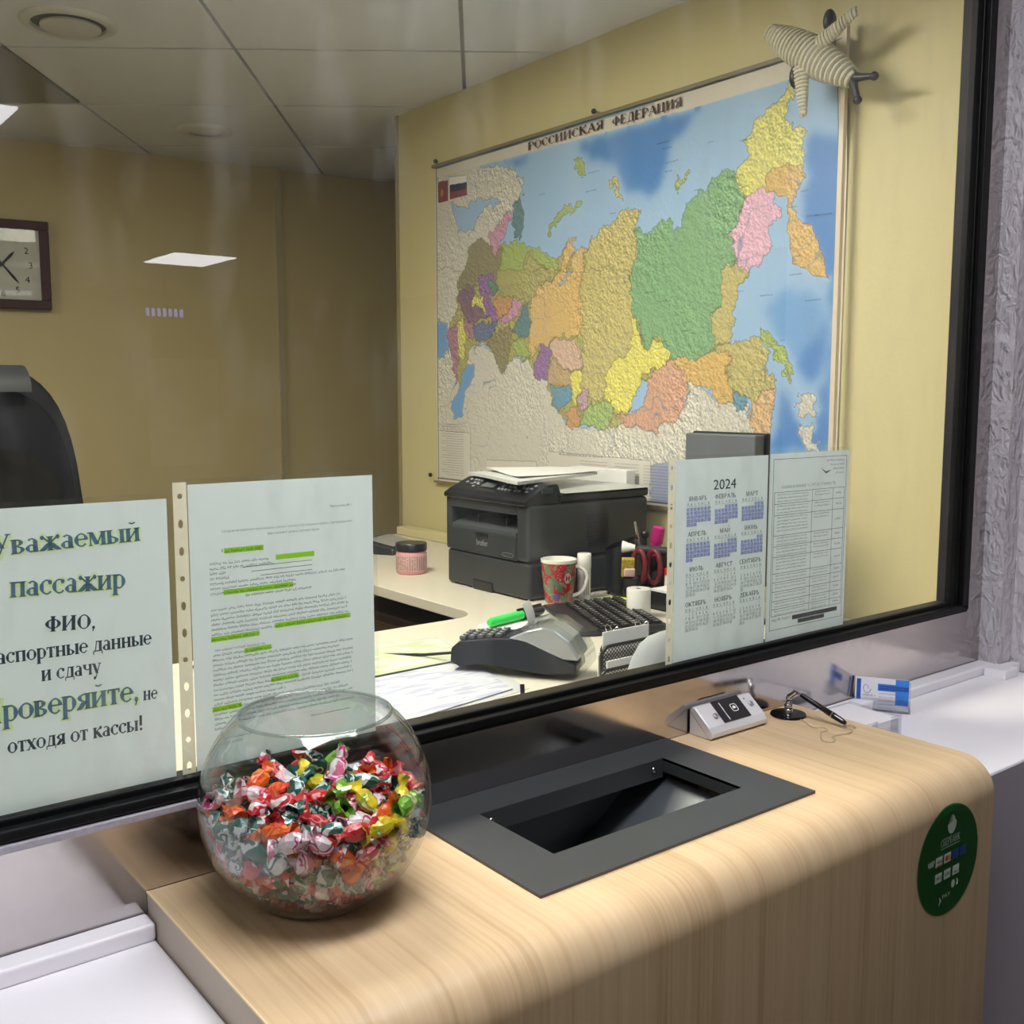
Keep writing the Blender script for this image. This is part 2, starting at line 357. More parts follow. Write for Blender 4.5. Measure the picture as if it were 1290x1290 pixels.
MAP_REGIONS = [
('sea_deep',[(759,1040),(815,1046),(870,1046),(1081,1044),(990,1055),(1130,1044),(1258,1055),(1215,1036),(1183,1010),(1131,977),(1112,918),(1086,859),(1037,857),(993,883),(1022,854),(971,881),(941,906),(925,924),(932,953),(871,984),(792,1003)]),
('sea_deep',[(402,1054),(460,1052),(534,1048),(479,1024),(441,1024)]),
('sea_deep',[(1574,913),(1625,911),(1676,877),(1684,860),(1680,762),(1679,560),(1673,596),(1666,513),(1663,343),(1660,183),(1465,170),(1487,199),(1498,208),(1514,236),(1517,299),(1505,326),(1538,322),(1556,273),(1574,219),(1607,198),(1620,265),(1628,326),(1651,386),(1658,471),(1635,544),(1644,561),(1638,599),(1634,572),(1621,636),(1593,707),(1556,721),(1564,771),(1578,820),(1566,864)]),
('sea_mid',[(1453,527),(1535,565),(1620,537),(1632,494),(1618,451),(1562,397),(1512,434),(1477,489)]),
('sea_deep',[(1557,397),(1623,451),(1637,493),(1648,459),(1627,365),(1607,326),(1569,361),(1553,370)]),
('foreign',[(3,1096),(240,1069),(323,1044),(412,1040),(479,995),(497,947),(479,921),(431,905),(372,860),(342,840),(372,778),(238,676),(-3,695)]),
('foreign',[(-2,751),(238,729),(236,433),(226,489),(320,455),(411,380),(421,422),(536,419),(628,354),(708,212),(776,214),(890,211),(960,223),(1100,201),(1043,204),(1128,237),(1195,268),(1207,338),(1246,342),(1318,289),(1403,280),(1428,253),(1441,183),(1465,170),(1470,26),(1010,-13),(1104,-5),(-14,-102)]),
('sea_mid',[(1,570),(60,560),(70,476),(47,438),(0,452)]),
('sea_mid',[(149,410),(236,414),(225,358),(181,327),(158,231),(113,217),(85,282),(137,320)]),
('sea',[(99,963),(186,932),(229,957),(362,944),(372,925),(281,920),(250,900),(239,865),(142,864)]),
('olive',[(382,789),(441,805),(498,782),(572,762),(626,734),(661,714),(678,734),(712,769),(741,771),(746,749),(729,713),(754,732),(795,743),(819,762),(874,792),(912,803),(942,830),(972,831),(1016,815),(1009,780),(995,757),(1010,765),(1067,758),(1102,784),(1129,775),(1143,744),(1170,760),(1182,807),(1227,829),(1264,851),(1307,872),(1355,873),(1385,850),(1445,752),(1464,697),(1476,669),(1449,641),(1415,622),(1404,607),(1376,582),(1363,519),(1353,445),(1398,438),(1421,460),(1450,450),(1469,404),(1488,345),(1491,254),(1476,194),(1447,183),(1435,206),(1426,290),(1402,299),(1374,266),(1361,289),(1318,289),(1279,332),(1246,342),(1207,338),(1194,308),(1195,268),(1169,238),(1128,237),(1086,206),(1043,204),(1006,219),(1100,201),(1035,215),(960,223),(890,211),(834,215),(801,231),(768,213),(717,212),(682,257),(646,273),(619,354),(583,360),(555,378),(536,419),(479,426),(411,422),(416,392),(391,386),(320,455),(300,480),(226,489),(204,459),(182,422),(148,333),(104,398),(70,489),(83,552),(128,601),(129,676),(141,738),(129,685),(185,748),(217,813),(281,824),(342,781)]),
('brown',[(217,813),(281,824),(342,781),(382,777),(441,741),(362,666),(129,685),(185,748)]),
('ygreen',[(382,789),(441,805),(498,782),(572,762),(626,734),(661,714),(661,686),(626,684),(535,755),(498,736),(498,655),(362,666),(372,731)]),
('olive2',[(535,743),(626,684),(661,675),(626,645),(498,655),(498,724)]),
('orange',[(678,690),(687,728),(712,769),(741,771),(746,749),(729,713),(696,672),(626,650)]),
('orange2',[(729,685),(754,732),(795,743),(780,632),(713,638)]),
('sand',[(795,733),(819,762),(874,792),(912,803),(942,830),(972,831),(1016,815),(1009,780),(999,757),(1018,709),(990,661),(983,616),(788,632)]),
('pink2',[(421,906),(441,886),(412,832),(382,806),(362,767),(322,795),(312,826),(362,862)]),
('teal',[(441,909),(488,926),(498,879),(488,806),(460,809),(441,840)]),
('olive',[(362,717),(643,691),(644,669),(572,641),(536,604),(508,594),(460,621),(402,625),(362,664)]),
('sand',[(779,679),(982,660),(992,546),(1014,519),(993,464),(964,423),(926,409),(888,372),(881,297),(800,297),(775,330),(783,385),(782,462),(768,571)]),
('orange',[(536,604),(572,641),(644,663),(687,687),(771,679),(772,571),(781,500),(765,484),(663,489),(618,462),(573,470),(536,425),(527,477),(536,529)]),
('pink3',[(663,483),(740,474),(774,440),(782,418),(775,380),(707,381),(645,422),(627,462)]),
('purple',[(582,469),(636,456),(628,416),(610,354),(574,360),(555,395),(564,424)]),
('tan',[(637,416),(707,381),(737,375),(733,336),(628,342),(619,371)]),
('yellow',[(733,375),(783,374),(767,297),(751,263),(733,330)]),
('blue',[(637,336),(733,336),(742,297),(699,268),(646,273)]),
('orange3',[(699,257),(767,280),(776,241),(760,213),(717,212)]),
('mauve',[(775,330),(808,330),(809,275),(784,258),(767,280)]),
('lgreen',[(776,241),(833,286),(897,286),(921,276),(913,244),(890,211),(834,215),(776,225)]),
('yellow',[(992,526),(1022,514),(1038,431),(1094,465),(1000,536),(1030,503),(1046,431),(1088,475),(1130,448),(1141,413),(1111,384),(1040,370),(1033,329),(1005,287),(1032,339),(1019,287),(967,255),(921,276),(881,297),(888,372),(926,409),(964,423),(986,459)]),
('salmon',[(921,265),(967,250),(1019,282),(1039,349),(1096,384),(1040,370),(1111,384),(1145,408),(1193,372),(1207,338),(1194,308),(1195,268),(1169,238),(1128,237),(1086,206),(1043,204),(1006,219),(1100,201),(1035,215),(960,223)]),
('amber',[(1145,408),(1264,410),(1295,428),(1351,421),(1340,365),(1360,327),(1355,289),(1318,289),(1279,332),(1246,342),(1207,338),(1186,372)]),
('green',[(996,757),(1010,765),(1067,758),(1102,784),(1129,775),(1143,744),(1170,760),(1182,807),(1227,829),(1264,851),(1307,872),(1355,873),(1371,826),(1386,805),(1370,776),(1365,741),(1343,684),(1362,650),(1332,629),(1315,589),(1315,592),(1316,545),(1286,523),(1295,433),(1264,410),(1145,408),(1123,449),(1088,475),(1046,431),(1030,503),(1000,536),(1038,431),(1022,514),(992,546),(982,660),(983,616),(990,661),(1018,709),(1003,751)]),
('lyellow',[(1357,882),(1383,895),(1406,918),(1382,931),(1393,947),(1426,984),(1470,1006),(1502,1024),(1506,1045),(1528,1031),(1524,994),(1498,974),(1521,935),(1563,931),(1560,882),(1567,847),(1524,845),(1464,855),(1443,810),(1398,804),(1362,827)]),
('pink',[(1386,805),(1443,810),(1477,796),(1496,746),(1468,736),(1464,697),(1476,669),(1449,641),(1415,622),(1392,615),(1343,674),(1348,706),(1370,763)]),
('amber',[(1464,860),(1561,852),(1567,830),(1553,798),(1533,754),(1556,721),(1593,707),(1621,636),(1636,571),(1592,588),(1543,623),(1531,663),(1523,733),(1513,778),(1477,796),(1443,810)]),
('sand2',[(1368,644),(1404,614),(1376,584),(1404,607),(1376,582),(1363,519),(1353,445),(1295,433),(1286,514),(1316,545),(1314,629)]),
('sand2',[(1295,428),(1353,445),(1398,438),(1421,460),(1450,450),(1469,404),(1488,345),(1488,317),(1426,290),(1402,304),(1353,327),(1346,374),(1351,421)]),
('salmon2',[(1426,290),(1488,326),(1491,254),(1476,194),(1447,183),(1429,215)]),
('blue',[(1366,308),(1408,313),(1403,285),(1374,266),(1361,289)]),
('teal',[(517,599),(536,512),(498,484),(441,522),(479,567)]),
('pink2',[(441,616),(508,600),(460,562),(421,541),(372,543),(421,582)]),
('purple',[(259,708),(342,707),(362,652),(321,631),(351,581),(382,561),(341,545),(300,584),(269,616)]),
('maroon',[(129,676),(227,674),(237,606),(321,564),(226,551),(172,579),(140,625)]),
('lyellow',[(216,638),(269,628),(311,583),(269,592),(227,613)]),
('green2',[(311,698),(362,664),(341,641),(311,668)]),
('navy',[(226,545),(361,544),(341,509),(289,493),(237,501)]),
('orange3',[(352,629),(441,622),(421,582),(372,549),(341,599)]),
('brown',[(300,486),(371,519),(441,528),(431,475),(411,428),(416,392),(391,386),(361,417)]),
('ygreen',[(431,481),(498,484),(536,425),(479,426),(441,451)]),
('lyellow',[(105,545),(161,573),(182,484),(160,435),(138,448)]),
('magenta',[(71,540),(128,550),(138,435),(126,346),(104,398),(70,489)]),
('magenta',[(172,567),(226,551),(226,508),(194,503)]),
('green3',[(616,824),(660,857),(711,872),(777,868),(769,853),(711,850),(660,835),(630,795)]),
('sand',[(895,918),(918,920),(941,881),(960,858),(926,868)]),
('green3',[(735,997),(784,999),(801,949),(768,949)]),
('green3',[(1137,861),(1160,882),(1199,894),(1174,865),(1148,845)]),
('green3',[(1443,482),(1478,458),(1529,411),(1545,357),(1538,337),(1514,380),(1462,436)]),
('foreign',[(1560,313),(1613,313),(1620,269),(1594,255),(1573,259)]),
('foreign',[(1568,242),(1606,234),(1629,177),(1592,167),(1575,211)]),
('sea',[(1039,349),(1054,339),(1034,277),(997,250),(982,255),(1026,298)]),
('sea',[(1005,287),(1040,349),(1058,349),(1048,308),(1005,261)]),
('sea',[(704,669),(721,684),(730,683),(696,642),(674,639)]),
('paper',[(2,182),(207,177),(206,14),(-1,14)]),
('paper',[(298,89),(565,97),(566,37),(298,20)]),
('paper',[(625,132),(1073,125),(1069,-8),(621,-41)]),
('inset',[(1074,112),(1158,127),(1161,0),(1076,-8)]),
('flagw',[(92,1055),(193,1045),(193,1023),(91,1029)]),
('navy2',[(91,1029),(193,1023),(194,1001),(91,1004)]),
('red',[(91,1004),(194,1001),(195,980),(91,980)]),
('red',[(20,1050),(80,1046),(80,977),(19,979)]),
('ltitle',[(3,1096),(3,1068),(1081,1053),(990,1055),(1512,1052),(1595,1049),(1735,1044),(1733,1072),(1510,1099),(989,1100),(1080,1093)]),
]
# ------------------------------------------------------------------ materials of the rooms
M_yel = mat('yellow_paint', (205, 195, 148), .55, var=.02, scale=3, bump=.05, bscale=60)
M_ceil = mat('ceiling_tile_white', (224, 226, 236), .8, var=.015, scale=12, bump=.12, bscale=400)
M_grid = mat('grid_paint', (185, 185, 180), .5)
M_white = mat('white_solid_surface', (233, 230, 235), .32, var=.012, scale=6, spec=.4)
M_grey = mat('desk_front_grey', (196, 190, 200), .5, var=.02, scale=4)
M_hall = mat('hall_wall_paint', (112, 106, 98), .7, var=.04, scale=2)
M_hfloor = mat('hall_floor', (84, 76, 68), .35, var=.06, scale=3)
M_black = mat('black_rubber', (9, 10, 11), .5, var=.1, spec=.2)
M_desk = mat('desk_cream', (208, 202, 184), .38, var=.015, scale=8)
M_edge = mat('wood_box_edge', (190, 176, 158), .45, var=.03)
M_dark = mat('dark_plastic', (48, 52, 56), .42, var=.05, bump=.06, bscale=900)
M_darker = mat('darker_plastic', (26, 28, 31), .3, var=.05)
M_paper = mat('paper_white', (222, 222, 220), .8, var=.01)
M_ink = mat('ink_black', (30, 34, 46), .7)
M_chrome = mat('chrome', (205, 205, 208), .15, 1.0)
M_silver = mat('silver_plastic', (196, 196, 198), .3, .6, var=.02)

def steel_mat():
    m = bpy.data.materials.new('brushed_steel'); m.use_nodes = True; nt = m.node_tree; p = nt.nodes['Principled BSDF']
    p.inputs['Metallic'].default_value = 1
    tc = nt.nodes.new('ShaderNodeTexCoord')
    n = nt.nodes.new('ShaderNodeTexNoise'); n.inputs['Scale'].default_value = 7; n.inputs['Detail'].default_value = 7; n.inputs['Roughness'].default_value = .65
    nt.links.new(tc.outputs['Object'], n.inputs['Vector'])
    r = nt.nodes.new('ShaderNodeMapRange'); r.inputs[1].default_value = .35; r.inputs[2].default_value = .75; r.inputs[3].default_value = .06; r.inputs[4].default_value = .24
    nt.links.new(n.outputs['Fac'], r.inputs[0]); nt.links.new(r.outputs[0], p.inputs['Roughness'])
    c = nt.nodes.new('ShaderNodeMix'); c.data_type = 'RGBA'; c.inputs['A'].default_value = (*lin((204, 198, 197)), 1); c.inputs['B'].default_value = (*lin((178, 171, 169)), 1)
    nt.links.new(n.outputs['Fac'], c.inputs['Factor']); nt.links.new(c.outputs['Result'], p.inputs['Base Color'])
    return m
M_steel = steel_mat()

def plaster_mat():
    m = bpy.data.materials.new('troweled_plaster'); m.use_nodes = True; nt = m.node_tree; p = nt.nodes['Principled BSDF']
    p.inputs['Base Color'].default_value = (*lin((196, 190, 196)), 1); p.inputs['Roughness'].default_value = .6
    tc = nt.nodes.new('ShaderNodeTexCoord'); mp = nt.nodes.new('ShaderNodeMapping'); mp.inputs['Scale'].default_value = (1, 1, .6)
    n = nt.nodes.new('ShaderNodeTexNoise'); n.inputs['Scale'].default_value = 60; n.inputs['Detail'].default_value = 6; n.inputs['Distortion'].default_value = 1.2
    v = nt.nodes.new('ShaderNodeTexVoronoi'); v.inputs['Scale'].default_value = 75
    a = nt.nodes.new('ShaderNodeMath'); a.operation = 'MULTIPLY_ADD'; a.inputs[1].default_value = .35
    b = nt.nodes.new('ShaderNodeBump'); b.inputs['Strength'].default_value = 1.0; b.inputs['Distance'].default_value = .012
    nt.links.new(tc.outputs['Object'], mp.inputs[0]); nt.links.new(mp.outputs[0], n.inputs['Vector']); nt.links.new(mp.outputs[0], v.inputs['Vector'])
    nt.links.new(v.outputs['Distance'], a.inputs[0]); nt.links.new(n.outputs['Fac'], a.inputs[2])
    nt.links.new(a.outputs[0], b.inputs['Height']); nt.links.new(b.outputs[0], p.inputs['Normal'])
    return m
M_plas = plaster_mat()

def wood_mat():
    m = bpy.data.materials.new('oak_laminate'); m.use_nodes = True; nt = m.node_tree; p = nt.nodes['Principled BSDF']
    uv = nt.nodes.new('ShaderNodeUVMap'); uv.uv_map = 'UVMap'
    mp = nt.nodes.new('ShaderNodeMapping'); mp.inputs['Scale'].default_value = (150, 3.2, 1)
    n = nt.nodes.new('ShaderNodeTexNoise'); n.inputs['Scale'].default_value = 1; n.inputs['Detail'].default_value = 5; n.inputs['Distortion'].default_value = .25
    nt.links.new(uv.outputs[0], mp.inputs[0]); nt.links.new(mp.outputs[0], n.inputs['Vector'])
    mp2 = nt.nodes.new('ShaderNodeMapping'); mp2.inputs['Scale'].default_value = (28, .9, 1)
    n2 = nt.nodes.new('ShaderNodeTexNoise'); n2.inputs['Scale'].default_value = 1; n2.inputs['Detail'].default_value = 3
    nt.links.new(uv.outputs[0], mp2.inputs[0]); nt.links.new(mp2.outputs[0], n2.inputs['Vector'])
    ad = nt.nodes.new('ShaderNodeMath'); ad.operation = 'MULTIPLY_ADD'; ad.inputs[1].default_value = .55
    nt.links.new(n2.outputs['Fac'], ad.inputs[0])
    h = nt.nodes.new('ShaderNodeMath'); h.operation = 'MULTIPLY'; h.inputs[1].default_value = .5; nt.links.new(n.outputs['Fac'], h.inputs[0]); nt.links.new(h.outputs[0], ad.inputs[2])
    cr = nt.nodes.new('ShaderNodeValToRGB'); e = cr.color_ramp.elements
    e[0].position = .36; e[0].color = (*lin((184, 156, 118)), 1); e[1].position = .66; e[1].color = (*lin((212, 187, 150)), 1)
    x = e.new(.5); x.color = (*lin((204, 176, 138)), 1)
    nt.links.new(ad.outputs[0], cr.inputs[0]); nt.links.new(cr.outputs[0], p.inputs['Base Color'])
    p.inputs['Roughness'].default_value = .42; p.inputs['Specular IOR Level'].default_value = .4
    b = nt.nodes.new('ShaderNodeBump'); b.inputs['Strength'].default_value = .06; b.inputs['Distance'].default_value = .001
    nt.links.new(n.outputs['Fac'], b.inputs['Height']); nt.links.new(b.outputs[0], p.inputs['Normal'])
    return m
M_wood = wood_mat()

# ------------------------------------------------------------------ room shell
CZ = 2.62
struct(MB().box(-4, 6, -9.2, 0.0, -.1, 0).build('floor', M_hfloor))
struct(MB().box(-1.6, 5, 0.1, 4.3, .2, .3).build('floor', mat('booth_floor', (70, 56, 44), .5)))
# booth ceiling: slab, tiles each its own piece, grid bars
ceil_ = struct(MB().box(-1.6, 5.1, .1, 5.0, CZ + .02, CZ + .1).build('ceiling', M_grid))
ga = math.radians(36.1); G = Vector((math.cos(ga), -math.sin(ga), 0)); E_ = Vector((math.sin(ga), math.cos(ga), 0))
U0, V0, PU, PV = .545, 2.43, .6755, .610
tile_me = None
M_panel = mat('unlit_light_panel', (118, 116, 98), .25, var=.02)
for i in range(-6, 8):
    for j in range(-5, 6):
        u0, v0 = U0 + PU * i, V0 + PV * j
        cs = [G * (u0 + a * PU) + E_ * (v0 + b * PV) for a in (0, 1) for b in (0, 1)]
        if min(c.y for c in cs) < .12 or max(c.y for c in cs) > 4.95 or min(c.x for c in cs) < -1.55 or max(c.x for c in cs) > 4.9: continue
        dark = (abs(u0 - (U0 - 3 * PU)) < .01 and abs(v0 - V0) < .01)
        if tile_me is None or dark:
            o = MB().box(.006, PU - .006, .006, PV - .006, CZ - .001, CZ + .018).build('light_panel' if dark else 'ceiling_tile', M_panel if dark else M_ceil, bevel=.003, seg=1)
            if not dark: tile_me = o.data
            if dark: o['label'] = 'dark unlit square panel among the ceiling tiles'
        else:
            o = bpy.data.objects.new('ceiling_tile', tile_me); COL.objects.link(o)
        o.matrix_world = Matrix(((G.x, E_.x, 0, 0), (G.y, E_.y, 0, 0), (0, 0, 1, 0), (0, 0, 0, 1))) @ Matrix.Translation((u0, v0, 0))
        o.parent = ceil_
M_vent = mat('vent_white', (205, 205, 202), .5)
# ceiling speaker disc
sp = thing('ceiling_vent', 'faint round white flush disc in the booth ceiling above the left wall', 'vent', (1.62, 3.01, CZ - .012))
MB().lathe([(.062, 0), (.098, 0), (.102, .004), (.104, .012)], 40, TR((1.62, 3.01, CZ - .012))).build('rim', mat('vent_white', (190, 188, 182), .5), sp, smooth=True)
MB().lathe([(0.001, .004), (.06, .004), (.062, .012)], 40, TR((1.62, 3.01, CZ - .012))).build('disc', M_ceil, sp, smooth=True)

# map wall (right), its end trim, back wall in two panels with a metal strip
struct(MB().box(2.10, 2.22, .1, 2.39, .3, CZ).build('wall_right', M_yel))
struct(MB().box(2.094, 2.101, 2.375, 2.392, .3, CZ).build('trim_1', mat('corner_trim', (150, 140, 104), .4)))
def slab(p, q, t, z0, z1):
    d = (Vector(q) - Vector(p)).normalized(); n = Vector((-d.y, d.x)) * t
    return MB().prism([tuple(p), tuple(q), (q[0] + n.x, q[1] + n.y), (p[0] + n.x, p[1] + n.y)], z0, z1)
M_yel2 = mat('yellow_paint_lamp_tint', (196, 180, 132), .5, var=.02, scale=3)  # same yellow paint, browned to put the lamp's tint into the colour
struct(slab((-1.6, 3.97), (2.135, 3.492), .1, .3, CZ).build('wall_back', M_yel2))
struct(slab((2.15, 3.489), (5.0, 3.20), .1, .3, CZ).build('wall_back', M_yel2))
st = struct(slab((2.130, 3.475), (2.156, 3.472), .02, .3, CZ).build('trim_2', mat('aluminium_strip', (200, 188, 152), .3, .3)))
struct(MB().box(-1.7, -1.6, 0.1, 4.3, .3, CZ).build('wall_left', M_yel))
struct(MB().box(5.0, 5.1, .1, 4.3, .3, CZ).build('wall_right', M_yel))

# customer hall
hall_c = struct(MB().box(-4, 6, -9.2, 0.1, CZ, CZ + .1).build('ceiling', mat('hall_ceiling', (196, 196, 198), .8)))
struct(MB().box(-4.1, -4, -9.2, 0.1, 0, CZ).build('wall_left', M_hall))
struct(MB().box(6, 6.1, -9.2, 0.1, 0, CZ).build('wall_right', M_hall))
struct(MB().box(-4.1, 6.1, -9.3, -9.2, 0, CZ).build('wall_back', M_hall))
# front wall with the window opening x -0.75..1.87, z 1.195..2.5
fw = MB()
fw.box(-4, -.95, .02, .1, 0, CZ).box(1.99, 6, .02, .1, 0, CZ).box(-.95, 1.99, .02, .1, 2.54, CZ).box(-.95, 1.99, .06, .1, 0, 1.07)
struct(fw.build('wall_front', M_yel))
# steel surround (upstand, right jamb)
stl = MB(); stl.box(-.95, 1.93, 0, .012, 1.02, 1.19).box(1.868, 1.93, 0, .012, 1.19, 2.54).box(-.95, -.86, 0, .012, 1.19, 2.54).box(-.95, 1.93, 0, .012, 2.50, 2.54)
struct(stl.build('trim_3', M_steel))
# plaster corner to the right: face along the view, step, next face
pl = MB(); pl.prism([(1.93, .02), (1.93, -.039), (1.972, -.043), (1.975, -.5), (2.3, -.5), (2.3, .02)], 1.0708, CZ)
struct(pl.build('wall_right', M_plas)); pl = MB(); pl.prism([(1.976, .02), (1.976, -.5), (2.3, -.5), (2.3, .02)], 0, 1.0708)
struct(pl.build('wall_right', M_plas))

# window: gasket frame, silver bead, pane
win = struct(MB().box(-.86, 1.868, -.006, .022, 1.192, 1.2).build('window_1', M_black))
gk = MB()
gk.box(-.86, 1.868, -.009, .03, 1.196, 1.207).box(-.86, 1.868, .004, .03, 1.2, 1.214)
gk.box(1.845, 1.868, -.009, .03, 1.2, 2.5).box(1.818, 1.84, .002, .03, 1.2, 2.5).box(1.838, 1.847, .0, .02, 1.2, 2.5)
gk.box(-.86, -.84, -.009, .03, 1.2, 2.5).box(-.86, 1.868, -.009, .03, 2.48, 2.5)
gk.split('window_frame', M_black, win, bevel=.002)
bd = MB(); bd.box(-.86, .42, -.012, -.002, 1.187, 1.1945)
bd.build('bead', mat('silver_bead', (176, 172, 182), .4, .3, var=.12, scale=300), win, bevel=.001)
M_pane = thin_glass('window_glass', (.93, .955, .945), f0=.055, dirt_haze=.05)  # smudges, plus a milky veil imitating the hall ceiling's reflection
MB().quad((-.84, .008, 1.205), (1.82, .008, 1.205), (1.82, .008, 2.49), (-.84, .008, 2.49)).build('pane', M_pane, win)

# ------------------------------------------------------------------ hall lamps and what the glass mirrors
M_lamp = mat('lamp_white', (250, 250, 255), .5, emit=HALL_LAMP_W)
M_lframe = mat('lamp_frame', (220, 220, 220), .4)
def hall_lamp(x, y, w_, d_, label, m=None):
    t = thing('ceiling_lamp', label, 'lamp', (x, y, CZ - .02))
    f = MB(); f.box(x - w_ / 2 - .02, x + w_ / 2 + .02, y - d_ / 2 - .02, y + d_ / 2 + .02, CZ - .012, CZ + .001)
    f.build('frame', M_lframe, t)
    MB().box(x - w_ / 2, x + w_ / 2, y - d_ / 2, y + d_ / 2, CZ - .018, CZ - .011).build('diffuser', m or M_lamp, t)
hall_lamp(2.98, -6.75, .46, .66, 'far bright panel lamp mirrored as a thin white strip on the glass')
hall_lamp(.66, -3.3, .60, .5, 'panel lamp mirrored at the left picture edge above the wall clock')
hall_lamp(-1.2, -.9, .6, .6, 'unseen fill panel added in the customer hall ceiling left of the counter', mat('hall_fill', (250, 250, 255), .5, emit=8))  # added fill, unseen, for frontal light from the hall side
hall_lamp(.62, -.46, 1.25, .34, 'panel lamp in the customer hall ceiling above the tray', mat('lamp_near', (250, 250, 255), .5, emit=20.5))
VX, VY = .875, 2.11
vt = thing('ceiling_vent', 'round white air vent with a dark crescent slot in the booth ceiling, top left', 'vent', (VX, VY, CZ - .03)); VT = TR((VX, VY, CZ))
MB().lathe([(.098, -.001), (.099, -.012), (.112, -.014), (.126, -.007), (.128, -.001)], 48, VT).build('rim', M_vent, vt, smooth=True)
MB().lathe([(.001, -.012), (.072, -.012), (.080, -.008), (.080, -.003)], 48, VT @ Matrix.Translation((.012, .024, 0))).build('disc', M_vent, vt, smooth=True)
MB().lathe([(.001, -.0022), (.098, -.0022)], 48, VT).build('slot', M_darker, vt)
# white door leaf and a display sign at the far end of the hall
dr = struct(MB().box(3.3, 4.3, -9.2, -9.16, 0, 2.1).build('door_1', mat('hall_door', (150, 142, 120), .5)))
MB().box(3.45, 4.15, -9.16, -9.15, .9, 1.95).build('door_panel', mat('door_white', (225, 225, 235), .5), dr)
sg = thing('display_sign', 'small blue-white lit display mirrored under the lamp strip on the glass', 'sign', (3.2, -8.2, 2.27))
MB().box(3.1, 3.55, -8.25, -8.2, 2.25, 2.39).build('housing', M_darker, sg)
MB().box(3.3, 3.32, -8.235, -8.215, 2.39, CZ).build('bracket', M_darker, sg)
sd = MB(); rng = random.Random(3)
for k in range(7): sd.box(3.13 + k * .05, 3.16 + k * .05, -8.199, -8.197, 2.285, 2.355)
sd.split('lit_segment', mat('display_blue', (150, 170, 255), .5, emit=5), sg)

# booth lamps (outside the picture, to the left and above; the second is an added fill)
M_blamp = mat('booth_lamp', (255, 246, 228), .5, emit=BOOTH_LAMP_W)
def booth_lamp(x, y, w_, d_, label, m=None):
    t = thing('ceiling_lamp', label, 'lamp', (x, y, CZ - .03))
    MB().box(x - w_ / 2 - .02, x + w_ / 2 + .02, y - d_ / 2 - .02, y + d_ / 2 + .02, CZ - .02, CZ).build('frame', M_lframe, t)
    MB().box(x - w_ / 2, x + w_ / 2, y - d_ / 2, y + d_ / 2, CZ - .026, CZ - .019).build('diffuser', m or M_blamp, t)
booth_lamp(.78, .95, .6, .6, 'panel lamp in the booth ceiling over the desk near the glass')
booth_lamp(-.5, 2.2, .6, .6, 'unseen fill panel added in the booth ceiling at the far left', mat('booth_fill', (255, 250, 240), .5, emit=16))  # added fill, unseen, to lift the ceiling and back wall

# ------------------------------------------------------------------ counters
# white solid-surface desk left and right of the wooden box, with a raised lip at the steel
wd = thing('counter', 'white solid-surface counter running behind and beside the wooden box', 'counter', (.8, -.15, 0))
for a_, b_ in ((-1.6, .317), (1.346, 1.972)): MB().box(a_, b_, -.303, -.001, 1.055, 1.07).build('top', M_white, wd, bevel=.003)
for a_, b_, c_ in ((-1.6, .3165, -.029), (1.3465, 1.93, -.033)): MB().box(a_, b_, c_, -.001, 1.0695, 1.088).build('lip', M_white, wd, bevel=.0035, seg=3)
m = MB(); m.prism([(1.886, -.034), (1.886, -.076), (1.934, -.076), (1.936, -.062), (1.972, -.062), (1.972, -.045), (1.9305, -.041), (1.9305, -.034)], 1.0695, 1.0878); m.build('lip', M_white, wd, bevel=.0025)
for a_, b_ in ((-1.6, .317), (1.347, 1.972)): MB().box(a_, b_, -.3035, -.001, 0, 1.067).build('front_panel', M_grey, wd)

# wooden box: top wraps over the rounded front edge; real opening for the tray
X0, X1, YF, ZT, RR = .318, 1.345, -.335, 1.109, .045
HX0, HX1, HY0, HY1 = .683, .997, -.196, -.052
prof = [(-.001, ZT, 0.0), (HY1, ZT, 0), (HY0, ZT, 0), (YF + RR, ZT, 0)]
for k in range(1, 13):
    a = PI / 2 * k / 12; prof.append((YF + RR - RR * math.sin(a), ZT - RR + RR * math.cos(a), 0))
prof.append((YF, .6, 0)); prof.append((YF, 0.0, 0))
s = 0; arc = [0]
for i in range(1, len(prof)): s += math.hypot(prof[i][0] - prof[i - 1][0], prof[i][1] - prof[i - 1][1]); arc.append(s)
xs = [X0, HX0, HX1, X1]
bm = bmesh.new(); uvl = bm.loops.layers.uv.new('UVMap')
gridv = [[bm.verts.new((x, p[0], p[1])) for x in xs] for p in prof]
for i in range(len(prof) - 1):
    for j in range(3):
        if i == 1 and j == 1: continue
        f = bm.faces.new((gridv[i][j], gridv[i + 1][j], gridv[i + 1][j + 1], gridv[i][j + 1])); f.smooth = True
        for l, (a, b) in zip(f.loops, ((i, j), (i + 1, j), (i + 1, j + 1), (i, j + 1))): l[uvl].uv = (xs[b], arc[a])
me = bpy.data.meshes.new('wood_top'); bm.to_mesh(me); bm.free(); me.materials.append(M_wood)
wb = thing('counter', 'oak-look wooden counter box with rounded front edge under the candy bowl', 'counter', (.83, -.17, 0))
wt = bpy.data.objects.new('wood_top', me); COL.objects.link(wt); attach(wt, wb)
m = MB()
sidep = [(p[0], p[1]) for p in prof] + [(-.001, 0)]
for x, fl in ((X0, 0), (X1, 1)):
    idx = [(x, y, z) for y, z in sidep]; MB().add(idx if fl else idx[::-1], [tuple(range(len(idx)))]).build('side_panel', M_edge, wb)
m = MB(); e = .0012
m.tube([(X0, p[0], p[1] - .0003) for p in prof[:1] + prof[3:]], e, 6); m.build('edge_band', mat('edge_band', (228, 206, 166), .4), wb)

